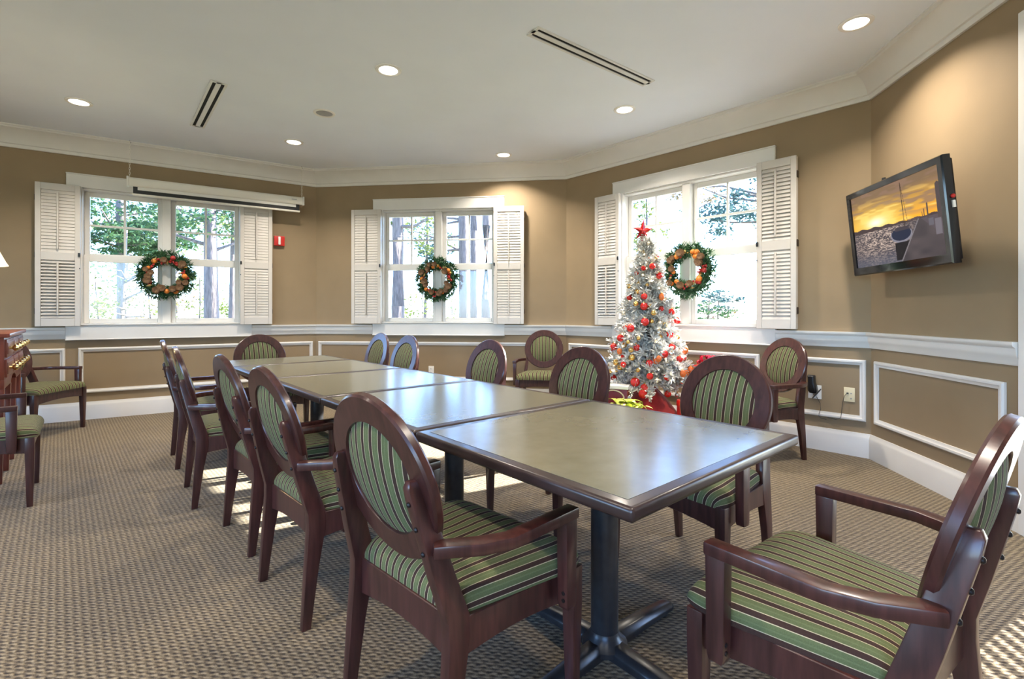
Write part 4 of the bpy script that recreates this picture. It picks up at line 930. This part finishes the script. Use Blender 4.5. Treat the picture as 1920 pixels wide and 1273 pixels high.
tree('leafy_shrub', 'yellow-green shrub at the left end of the left window', *T(180, 14), 2.6, 0.04, [(0, 0, 1.8, 1.0, 0.8)], 'leaf_light', 25, 800, 0.12)
tree('leafy_shrub', 'loose shrub behind the thin dark tree of the left window', *T(280, 16), 2.9, 0.04, [(0, 0, 1.9, 1.4, 0.9)], 'leaf_brown', 26, 700, 0.12)
tree('slim_tree', 'slim trunk at the right edge of the left window', *T(433, 12.6), 9, 0.09, [(0.3, 0, 4.0, 0.9, 0.8)], 'leaf_light', 6, 600, 0.12)
tree('pine_trunk_tree', 'pine trunk on the left side of the middle window', *T(742, 12), 10, 0.18, [(0.1, 0, 4.1, 0.9, 0.5)], 'leaf_light', 7, 330, 0.14)
tree('pine_trunk_tree', 'leftmost of the three trunks in the right half of the middle window', *T(868, 14), 11, 0.17, [(-0.9, 0, 3.9, 0.8, 0.8)], 'leaf_light', 8, 600, 0.13, -0.004)
tree('pine_trunk_tree', 'middle of the three trunks in the right half of the middle window', *T(889, 13), 11, 0.13, [(0, 0, 6.5, 0.9, 0.6)], 'leaf_pine', 9, 120, 0.14, 0.004, 2)
tree('pine_trunk_tree', 'rightmost of the three trunks in the right half of the middle window', *T(914, 12.2), 11, 0.13, [(0, 0, 6.8, 0.9, 0.6)], 'leaf_pine', 10, 120, 0.14, 0.006, 2)
tree('spruce_tree', 'small blue-green tree at the centre of the middle window', *T(800, 17), 7, 0.07, [(0, 0, 4.2, 1.0, 0.4), (0.2, 0, 3.6, 0.6, 0.3)], 'leaf_blue', 11, 420, 0.16)
tree('leafy_shrub', 'sparse yellow shrub low in the middle window', *T(790, 15), 2.2, 0.03, [(0, 0, 1.7, 0.8, 0.7)], 'leaf_light', 12, 300, 0.12)
tree('leafy_shrub', 'sparse yellow shrub right of the wreath in the middle window', *T(850, 16), 2.2, 0.03, [(0, 0, 1.7, 0.6, 0.6)], 'leaf_light', 27, 220, 0.12)
tree('spruce_tree', 'green conifer in the upper left panes of the right window', *T(1210, 14), 6.2, 0.05, [(0, 0, 3.9, 0.6, 1.0)], 'leaf_light', 13, 900, 0.14)
tree('oak_tree', 'large blue-green oak filling the upper right panes of the right window', *T(1440, 13), 9, 0.15, [(-1.0, 0, 4.6, 1.5, 1.1)], 'leaf_blue', 14, 3600, 0.15)
tree('oak_tree', 'brownish leafy tree top behind the mullion of the right window', *T(1296, 18), 9, 0.10, [(0.3, 0, 6.0, 1.1, 0.9)], 'leaf_brown', 15, 900, 0.15, 0, 2)
tree('leafy_shrub', 'blue-green shrub low in the right pane of the right window', *T(1350, 9), 1.9, 0.03, [(0, 0, 1.75, 0.5, 0.24)], 'leaf_blue', 16, 700, 0.08)
tree('leafy_shrub', 'dark green shrub at the bottom of the right window', *T(1325, 7.6), 1.7, 0.03, [(0, 0, 1.50, 0.40, 0.16)], 'leaf_pine', 17, 700, 0.06)
tree('leafy_shrub', 'dark shrub just right of the Christmas tree in the right window', *T(1266, 8.4), 1.75, 0.03, [(0, 0, 1.6, 0.22, 0.2)], 'leaf_pine', 28, 350, 0.06)
